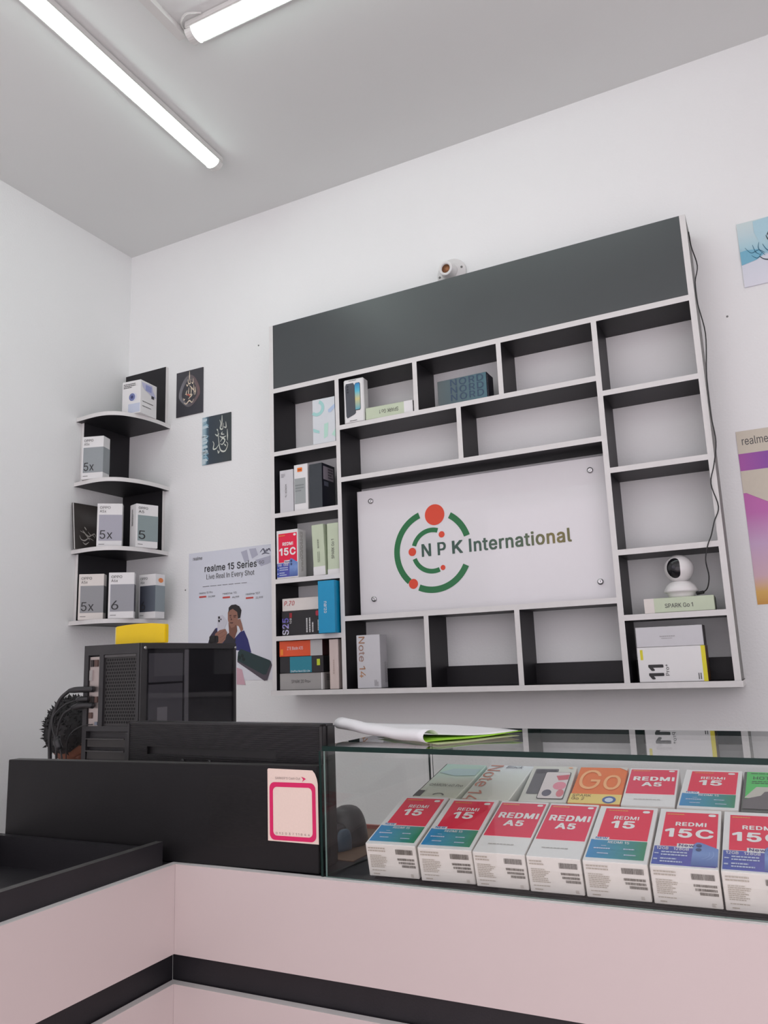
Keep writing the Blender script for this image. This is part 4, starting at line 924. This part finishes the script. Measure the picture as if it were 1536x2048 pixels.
o = brow(2.2235, 2.0, .088, .158, CREAM, 'red phone box fourth from the right in the back row, beside the orange one')
T = face(o, 'top'); panel(T, (.003, .003, .997, .997), CARD, .0004, 'white_cover'); T.o = T.o + T.n * .0004; cover_a5(T)
o = brow(2.3155, -1.5, .095, .158, CREAM, 'red and teal phone box in the back row beside the green one')
T = face(o, 'top'); panel(T, (.003, .003, .997, .997), CARD, .0004, 'white_cover'); T.o = T.o + T.n * .0004; cover_15(T)
o = brow(2.4135, -1.5, .096, .156, mat('olive_card', srgb(78, 84, 78), .4), 'bright green phone box with dark machine picture, right end of back row')
T = face(o, 'top'); panel(T, (.05, .30, 1, .985), cmat(70, 190, 92), .0006)
text(T, 'HOT 60 i', (.16, .78, .72, .86), cmat(30, 84, 46), .01, lift=.0012); fine_print(T, (.14, .66, .72, .75), cmat(34, 92, 50), ((0, 0, 1, 1, 2),)); fine_print(T, (.12, .92, .9, .96), cmat(34, 92, 50), ((0, 0, 1, 1, 1),))
poly(T, [(.04, .30), (.22, .58), (1, .60), (1, .30)], cmat(190, 188, 178), .0010); poly(T, [(.03, .04), (.03, .26), (.30, .36), (.36, .46), (.62, .50), (.80, .62), (1, .64), (1, .04)], cmat(96, 92, 94), .0014)
poly(T, [(.44, .16), (.80, .20), (.80, .10), (.46, .08)], cmat(206, 196, 150), .0018); poly(T, [(.78, .06), (.82, .40), (.94, .56), (1, .52), (1, .04)], cmat(150, 100, 84), .0018); poly(T, ellipse(.58, .30, .14, .08, 14), cmat(60, 60, 64), .0018)

# ---- curled price sheets on the glass
ps = empty('folded_sheets', (1.80, -1.08, GT + .0092), 'curled white sheets with lime green pages beneath, lying on the glass case', 'papers')
PAPER = mat('paper_white', (.84, .84, .86), .6, var=.01); LIME = mat('paper_lime', srgb(150, 206, 50), .6, var=.1); SAGE = mat('paper_sage', srgb(176, 186, 138), .6, var=.1)
def surf(name, rows, m, th=.0006):
    bm = bmesh.new(); V = [[bm.verts.new(Vector(p) - ps.location) for p in r] for r in rows]
    for a, b in zip(V, V[1:]):
        for i in range(len(a) - 1): bm.faces.new((a[i], a[i + 1], b[i + 1], b[i]))
    bmesh.ops.recalc_face_normals(bm, faces=bm.faces[:])
    g = bmesh.ops.solidify(bm, geom=bm.faces[:], thickness=th)
    return link(name, mesh_of(bm, name, [m], True), ps)
Z0 = GT + .0100
A_ = Vector((1.675, -1.070, 0)); B_ = Vector((1.936, -1.212, 0)); ax = (B_ - A_).normalized(); pr = Vector((-ax.y, ax.x, 0))
rows = []
for k in range(15):
    t = k / 14; base = A_.lerp(B_, t); lift = .011 * (1 - t) ** 2 + .0015 * math.sin(t * 9) ** 2
    r = []; rad = .0115 - .0015 * math.sin(math.pi * t)
    for j in range(15):
        a = R(-100 - 250 * j / 14)          # from under the roll, round its front, over the top, then back
        r.append((base.x + pr.x * (math.cos(a) * rad * 1.5 + .014), base.y + pr.y * (math.cos(a) * rad * 1.5 + .014), Z0 + lift + rad + math.sin(a) * rad))
    rows.append(r)
surf('rolled_sheet', rows, PAPER)
def sheet_rows(f0, f1, b0, b1, zf, zb, n=12, m=8, wav=.002, ph=0.0, arch=0.0):
    rr = []
    for k in range(n + 1):
        t = k / n; a = Vector(f0).lerp(Vector(f1), t); b = Vector(b0).lerp(Vector(b1), t); r = []
        for j in range(m + 1):
            s = j / m; p = a.lerp(b, s)
            r.append((p.x, p.y, Z0 + zf(t) * (1 - s) + zb(t) * s + wav * math.sin(7 * t + 3 * s + ph) * .5 + wav * .5 + arch * math.sin(math.pi * s)))
        rr.append(r)
    return rr
surf('top_page', sheet_rows((1.905, -1.188), (2.058, -1.068), (1.70, -1.02), (1.93, -.955), lambda t: .0125 - .004 * math.sin(math.pi * t) - .004 * t, lambda t: .020 - .013 * t, wav=.002), PAPER)
surf('green_page', sheet_rows((1.940, -1.212), (2.064, -1.062), (1.75, -1.03), (1.95, -.96), lambda t: .0015 + .005 * t, lambda t: .008 - .004 * t, wav=.0022, ph=1.0), LIME)
surf('under_page', sheet_rows((1.965, -1.222), (2.062, -1.075), (1.76, -1.05), (1.95, -.97), lambda t: .0002 + .001 * t, lambda t: .003 - .001 * t, wav=.0012, ph=2.0), SAGE)

# ================================================================ BEHIND THE COUNTER
bs = empty('cardboard_sheet', (1.56, -1.135, DECKZ), 'brown cardboard sheet with a red back edge on the deck left of the glass case', 'cardboard')
box('sheet', (0, 0, .0006), (.185, .262, .0022), mat('brown_card', srgb(134, 104, 84), .6, var=.2, scale=25), bs)
box('red_edge', (0, .262, .0006), (.185, .270, .010), mat('red_trim', srgb(196, 120, 112), .5), bs)
po = empty('black_pouch', (1.664, -1.03, DECKZ + .0024), 'dark grey folded pouch on the cardboard, seen through the left glass pane', 'pouch', rz=R(-20))
PCH = mat('pouch_grey', srgb(70, 70, 72), .38, var=.2, scale=40); PCD = mat('pouch_dark', srgb(44, 42, 46), .45, var=.3, scale=40)
def blob(name, cx, cy, rx, ry, h, m, tilt=0.0):
    rings = []
    for k in range(11):
        t = k / 10; rr = max(.03, math.cos(t * math.pi / 2) ** .6); z = h * math.sin(t * math.pi / 2)
        rings.append([Vector((cx + rx * rr * math.cos(a) + tilt * z, cy + ry * rr * math.sin(a) * (1 + .06 * math.sin(3 * a)), z + .0002)) for a in [2 * math.pi * i / 28 for i in range(28)]])
    return loft(name, rings, m, po)
blob('pouch_dome', 0, .01, .036, .046, .075, PCH)
blob('pouch_fold', .010, -.040, .030, .040, .050, PCD, .1)
blob('pouch_flap', .018, -.062, .022, .028, .034, PCH, .2)
blob('blue_sheen', .034, -.030, .009, .022, .040, mat('sheen_blue', srgb(82, 104, 124), .4), .1)  # bluish sheen of the pouch, put in as a coloured bump
lathe('press_stud', [(.004, 0), (.004, .002), (.001, .003)], STEEL, po, ml=Matrix.Translation((-.006, -.034, .046)) @ Matrix.Rotation(R(60), 4, 'X'), seg=12)

# ---- person sitting behind the tower, head bowed
sk = bpy.data.meshes.new('person')
J = {'pel': (.37, -.40, .50, .115), 'ab': (.37, -.42, .66, .115), 'ch': (.37, -.45, .84, .135), 'nb': (.37, -.47, .975, .06), 'nt': (.372, -.515, 1.045, .052),
     'sl': (.205, -.45, .925, .065), 'el': (.165, -.56, .70, .045), 'wl': (.262, -.70, .618, .030), 'sr': (.535, -.45, .925, .065), 'er': (.575, -.56, .70, .045), 'wr': (.478, -.70, .618, .030),
     'hl': (.285, -.42, .49, .085), 'kl': (.255, -.80, .50, .062), 'al': (.26, -.78, .10, .042), 'fl': (.25, -.92, .045, .036),
     'hr': (.455, -.42, .49, .085), 'kr': (.485, -.80, .50, .062), 'ar': (.48, -.78, .10, .042), 'fr': (.49, -.92, .045, .036)}
ks = list(J); ed = [('pel', 'ab'), ('ab', 'ch'), ('ch', 'nb'), ('nb', 'nt'), ('ch', 'sl'), ('sl', 'el'), ('el', 'wl'), ('ch', 'sr'), ('sr', 'er'), ('er', 'wr'), ('pel', 'hl'), ('hl', 'kl'), ('kl', 'al'), ('al', 'fl'), ('pel', 'hr'), ('hr', 'kr'), ('kr', 'ar'), ('ar', 'fr')]
def skin(verts, radii, edges, m, name, parent, sub=2, root=0):
    me = bpy.data.meshes.new(name); me.from_pydata(verts, edges, []); o = bpy.data.objects.new(name, me); COL.objects.link(o)
    md = o.modifiers.new('skin', 'SKIN'); md.use_smooth_shade = True
    for i, r in enumerate(radii): me.skin_vertices[0].data[i].radius = (r, r); me.skin_vertices[0].data[i].use_root = i == root
    sb = o.modifiers.new('sub', 'SUBSURF'); sb.levels = sb.render_levels = sub
    me2 = bpy.data.meshes.new_from_object(o.evaluated_get(bpy.context.evaluated_depsgraph_get())); bpy.data.objects.remove(o)
    me2.materials.clear(); me2.materials.append(m)
    for p in me2.polygons: p.use_smooth = True
    return link(name, me2, parent)
pe = empty('person', (.37, -.40, 0), 'person with short black hair, head bowed, seated behind the computer tower', 'person')
off = Vector((.37, -.40, 0))
SKIN = mat('skin_brown', srgb(128, 84, 66), .5, var=.08, scale=25); SHIRT = mat('shirt_dark', (.03, .032, .045), .8, var=.2)
skin([Vector(J[k][:3]) - off for k in ks], [J[k][3] for k in ks], [(ks.index(a), ks.index(b)) for a, b in ed], SHIRT, 'clothed_body', pe)
for s, wk in ((-1, 'wl'), (1, 'wr')):
    w0 = Vector(J[wk][:3]) - off; fv = Vector((-s * .12, -.9, -.1)).normalized(); sd = Vector((s, -s * s * .0, 0)); vs = [w0 + Vector((0, .02, 0)), w0 + fv * .045, w0 + fv * .085]; rs = [.026, .034, .036]; es = [(0, 1), (1, 2)]
    skin(vs, rs, es, SKIN, 'hand', pe, 2)
    for f, (o_, L_) in enumerate(((-.026, .062), (-.009, .072), (.009, .068), (.025, .054))):
        b0 = w0 + fv * .075 + Vector((o_, 0, 0)); skin([b0, b0 + fv * L_ * .5 + Vector((0, 0, -.004)), b0 + fv * L_ + Vector((0, 0, -.022))], [.0088, .0080, .0068], [(0, 1), (1, 2)], SKIN, 'finger', pe, 1)
    b0 = w0 + fv * .03 + Vector((-s * .022, 0, 0)); skin([b0, b0 + fv * .03 + Vector((-s * .022, 0, -.006)), b0 + fv * .055 + Vector((-s * .026, 0, -.016))], [.011, .0095, .0075], [(0, 1), (1, 2)], SKIN, 'thumb', pe, 1)
HD = Matrix.Translation(Vector((.388, -.575, 1.110)) - off) @ Matrix.Rotation(R(22), 4, 'Z') @ Matrix.Rotation(R(64), 4, 'X')     # face looks -y, bowed
bm = bmesh.new(); bmesh.ops.create_uvsphere(bm, u_segments=40, v_segments=28, radius=1)
for v in bm.verts:
    x, y, z = v.co; y0, z0 = y, z
    x *= .076; y *= .096; z *= .118
    if z0 < 0: x *= 1 - .32 * z0 * z0; y *= 1 - .15 * z0 * z0
    if y0 < -.3 and abs(x) < .02 and -.035 < z < .012: y -= .017 * (1 - abs(x) / .02) * (1 - abs(z + .014) / .03 if abs(z + .014) < .03 else 0)      # nose
    if y0 < -.5 and .012 < z < .034: y -= .004                                                                                          # brow
    if y0 < -.5 and abs(abs(x) - .030) < .016 and -.006 < z < .014: y += .006                                                             # eye sockets
    v.co = (x, y, z)
link('head', mesh_of(bm, 'head', [SKIN], True), pe, ml=HD)
EYE = mat('eyelid', srgb(112, 72, 58), .45); LIP = mat('lip_brown', srgb(112, 62, 56), .5)
for s in (-1, 1):
    bm = bmesh.new(); bmesh.ops.create_uvsphere(bm, u_segments=16, v_segments=10, radius=.011); link('eye', mesh_of(bm, 'eye', [EYE], True), pe, ml=HD @ Matrix.Translation((s * .030, -.079, .004)))
    bm = bmesh.new(); bmesh.ops.create_uvsphere(bm, u_segments=16, v_segments=10, radius=1); link('ear', mesh_of(bm, 'ear', [SKIN], True), pe, ml=HD @ Matrix.Translation((s * .077, .008, -.005)) @ Matrix.Diagonal((.010, .018, .032, 1)))
bm = bmesh.new(); bmesh.ops.create_uvsphere(bm, u_segments=16, v_segments=10, radius=1); link('mouth', mesh_of(bm, 'mouth', [LIP], True), pe, ml=HD @ Matrix.Translation((0, -.080, -.055)) @ Matrix.Diagonal((.022, .008, .008, 1)))
# hair: a tousled cap with short tufts
HAIRM = mat('hair_black', (.010, .009, .010), .65, var=.4, scale=120)
bm = bmesh.new(); bmesh.ops.create_uvsphere(bm, u_segments=48, v_segments=32, radius=1); rnd = random.Random(5)
dele = []
for v in bm.verts:
    d_ = v.co.copy(); keep = d_.z > .42 or d_.y > -.15 and d_.z > -.55
    v.co = Vector((d_.x * .086, d_.y * .107 + .002, d_.z * .128)) * (1 + rnd.uniform(-.02, .05))
    if not keep: dele.append(v)
bmesh.ops.delete(bm, geom=dele, context='VERTS')
base = [v.co.copy() for v in bm.verts]
for p in rnd.sample(base, min(420, len(base))):
    nrm = p.normalized(); t = (Vector((rnd.uniform(-1, 1), rnd.uniform(-.2, 1), rnd.uniform(-1, .3))) * .6 + nrm).normalized(); sd = nrm.cross(t).normalized() * .0045; L_ = rnd.uniform(.007, .016)
    a = bm.verts.new(p + sd); b = bm.verts.new(p - sd); c = bm.verts.new(p + nrm * .004); e_ = bm.verts.new(p + t * L_)
    bm.faces.new((a, b, e_)); bm.faces.new((b, c, e_)); bm.faces.new((c, a, e_))
tag(link('hair', mesh_of(bm, 'hair', [HAIRM], True), pe, ml=HD), kind='stuff')
sl = empty('stool', (.37, -.38, 0), 'round dark stool under the seated person behind the counter', 'stool')
lathe('seat', [(.16, .345), (.165, .36), (.16, .378), (.10, .382)], PLASTIC_B, sl)
for a in (45, 135, 225, 315): tube('leg', [(.09 * math.cos(R(a)), .09 * math.sin(R(a)), .35), (.14 * math.cos(R(a)), .14 * math.sin(R(a)), .0)], .011, STEEL, sl, sub=2)
